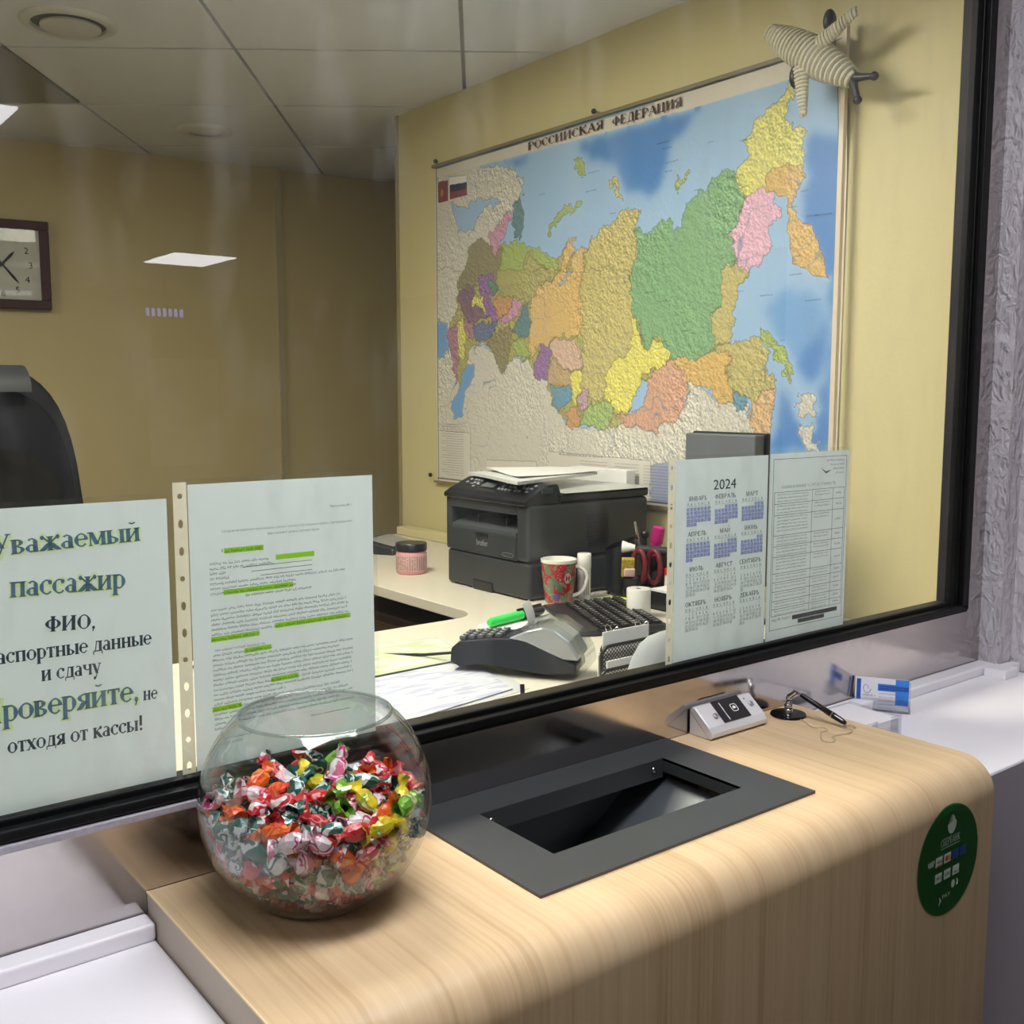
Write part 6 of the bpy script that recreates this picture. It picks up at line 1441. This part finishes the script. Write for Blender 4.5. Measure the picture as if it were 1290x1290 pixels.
ml = MB(); md = MB(); mr = MB(); mb2 = MB()
for k, (x, z, c_) in enumerate(logos):
    (mb2 if k in (2, 3) else ml).box(SX + x - .0078, SX + x + .0078, y - .0002, y, SZ + z - .0062, SZ + z + .0062)
put(md, 'VISA', SX - .0305, SZ + .002, SX - .0175, SZ + .002, .0058, bold=.03, serif=0, y=y - .0006)
put(md, 'PAY', SX - .0295, SZ - .020, SX - .0185, SZ - .020, .006, bold=.02, serif=0, y=y - .0006); put(md, 'G PAY', SX - .0095, SZ - .020, SX + .0035, SZ - .020, .006, bold=.02, serif=0, y=y - .0006)
put(md, 'PAY', SX + .013, SZ - .0225, SX + .0235, SZ - .0225, .005, bold=.02, serif=0, y=y - .0006)
mr.add([(SX - .0065 + .0036 * math.cos(a), y - .0006, SZ + .004 + .0036 * math.sin(a)) for a in [2 * PI * k / 16 for k in range(16)]], [tuple(range(16))]); mr.box(SX - .0305, SX - .0178, y - .0006, y - .0003, SZ - .0012, SZ - .0002)
mo = MB(); mo.add([(SX - .0018 + .0036 * math.cos(a), y - .0007, SZ + .004 + .0036 * math.sin(a)) for a in [2 * PI * k / 16 for k in range(16)]], [tuple(range(16))])
for x_, t_ in ((.0094, 'JCB'), (.0288, 'UP')): put(mo, t_, SX + x_, SZ + .002, SX + x_ + .011, SZ + .002, .005, bold=.02, serif=0, y=y - .0006) if False else None
ml.build('logo_cards', M_sw, sk); mb2.build('logo_cards_blue', mat('logo_blue', (44, 76, 136), .4, var=.2, scale=200), sk); md.build('logo_lettering', mat('logo_ink', (30, 40, 60), .4), sk); mr.build('logo_red', mat('logo_redm', (190, 60, 50), .4), sk); mo.build('logo_orange', mat('logo_orange', (220, 140, 60), .4), sk)

# ------------------------------------------------------------------ cord-wound toy airplane on the map corner
ap = thing('toy_airplane', 'toy airplane wound with beige cord hanging at the top right map corner', 'toy', (2.0, .5, 2.33))
def W(y, z, x=2.0): k = x / 2.03; return Vector((x, -1 + (y + 1) * k, 1.6 + (z - 1.6) * k))
M_cord = mat('beige_cord', (206, 202, 182), .85, var=.12, scale=200, bump=.6, bscale=900); M_core = mat('cord_core', (150, 142, 116), .9)
def wound(a, b, rf, pitch, rc, nm, flat=1.0, mtl=M_cord):
    ax = (b - a); L = ax.length; d = ax.normalized(); u = d.cross(Vector((1, 0, 0))).normalized(); w_ = Vector((1, 0, 0)); N = int(L / pitch * 18)
    pts = []; rng = random.Random(len(nm) + int(L * 1000))
    for i in range(N + 1):
        t = i / N; an = 2 * PI * t * L / pitch; r = rf(t)
        pts.append(a + ax * t + (u * math.cos(an) + w_ * math.sin(an) * flat) * r)
    MB().tube(pts, rc, 6).build(nm + '_winding', mtl, ap, smooth=True)
    m = MB(); m.tube([a + ax * (k / 12) for k in range(13)], [max(.001, rf(k / 12) * .84 * min(1, flat)) for k in range(13)], 12); m.build(nm, M_core, ap, smooth=True)
A, B_ = W(.632, 2.444), W(.398, 2.284)
wound(A, B_, lambda t: .004 + .033 * math.sin(PI * (t * .86 + .05)) ** .85, .0122, .0058, 'fuselage', .9)
wound(W(.535, 2.345, 1.985), W(.525, 2.232, 1.975), lambda t: .0185 * (1 - t * .72), .0085, .0042, 'wing', .5)
wound(W(.492, 2.375, 1.985), W(.395, 2.425, 1.975), lambda t: .0175 * (1 - t * .6), .0085, .0042, 'wing', .5)
M_nav = mat('dark_engine', (34, 34, 44), .4)
for y, z in ((.549, 2.322), (.462, 2.42)): MB().sphere(tuple(W(y, z, 1.992)), (.017, .013, .026), 14, 10).build('engine', M_nav, ap, smooth=True)
tc_ = W(.400, 2.286)
for y, z in ((.345, 2.277), (.384, 2.236)):
    e_ = W(y, z); MB().tube([tc_, (tc_ + e_) / 2, e_], [.012, .008, .006], 10).build('tail_fin', M_nav, ap, smooth=True); MB().sphere(tuple(e_), .0095, 12, 8).build('tail_bead', M_nav, ap, smooth=True)
MB().tube([W(.46, 2.345), W(.46, 2.345) + Vector((.06, 0, .01))], .003, 6).build('hanging_wire', M_core, ap)

for o in bpy.data.objects:
    if '_base' in o: del o['_base']
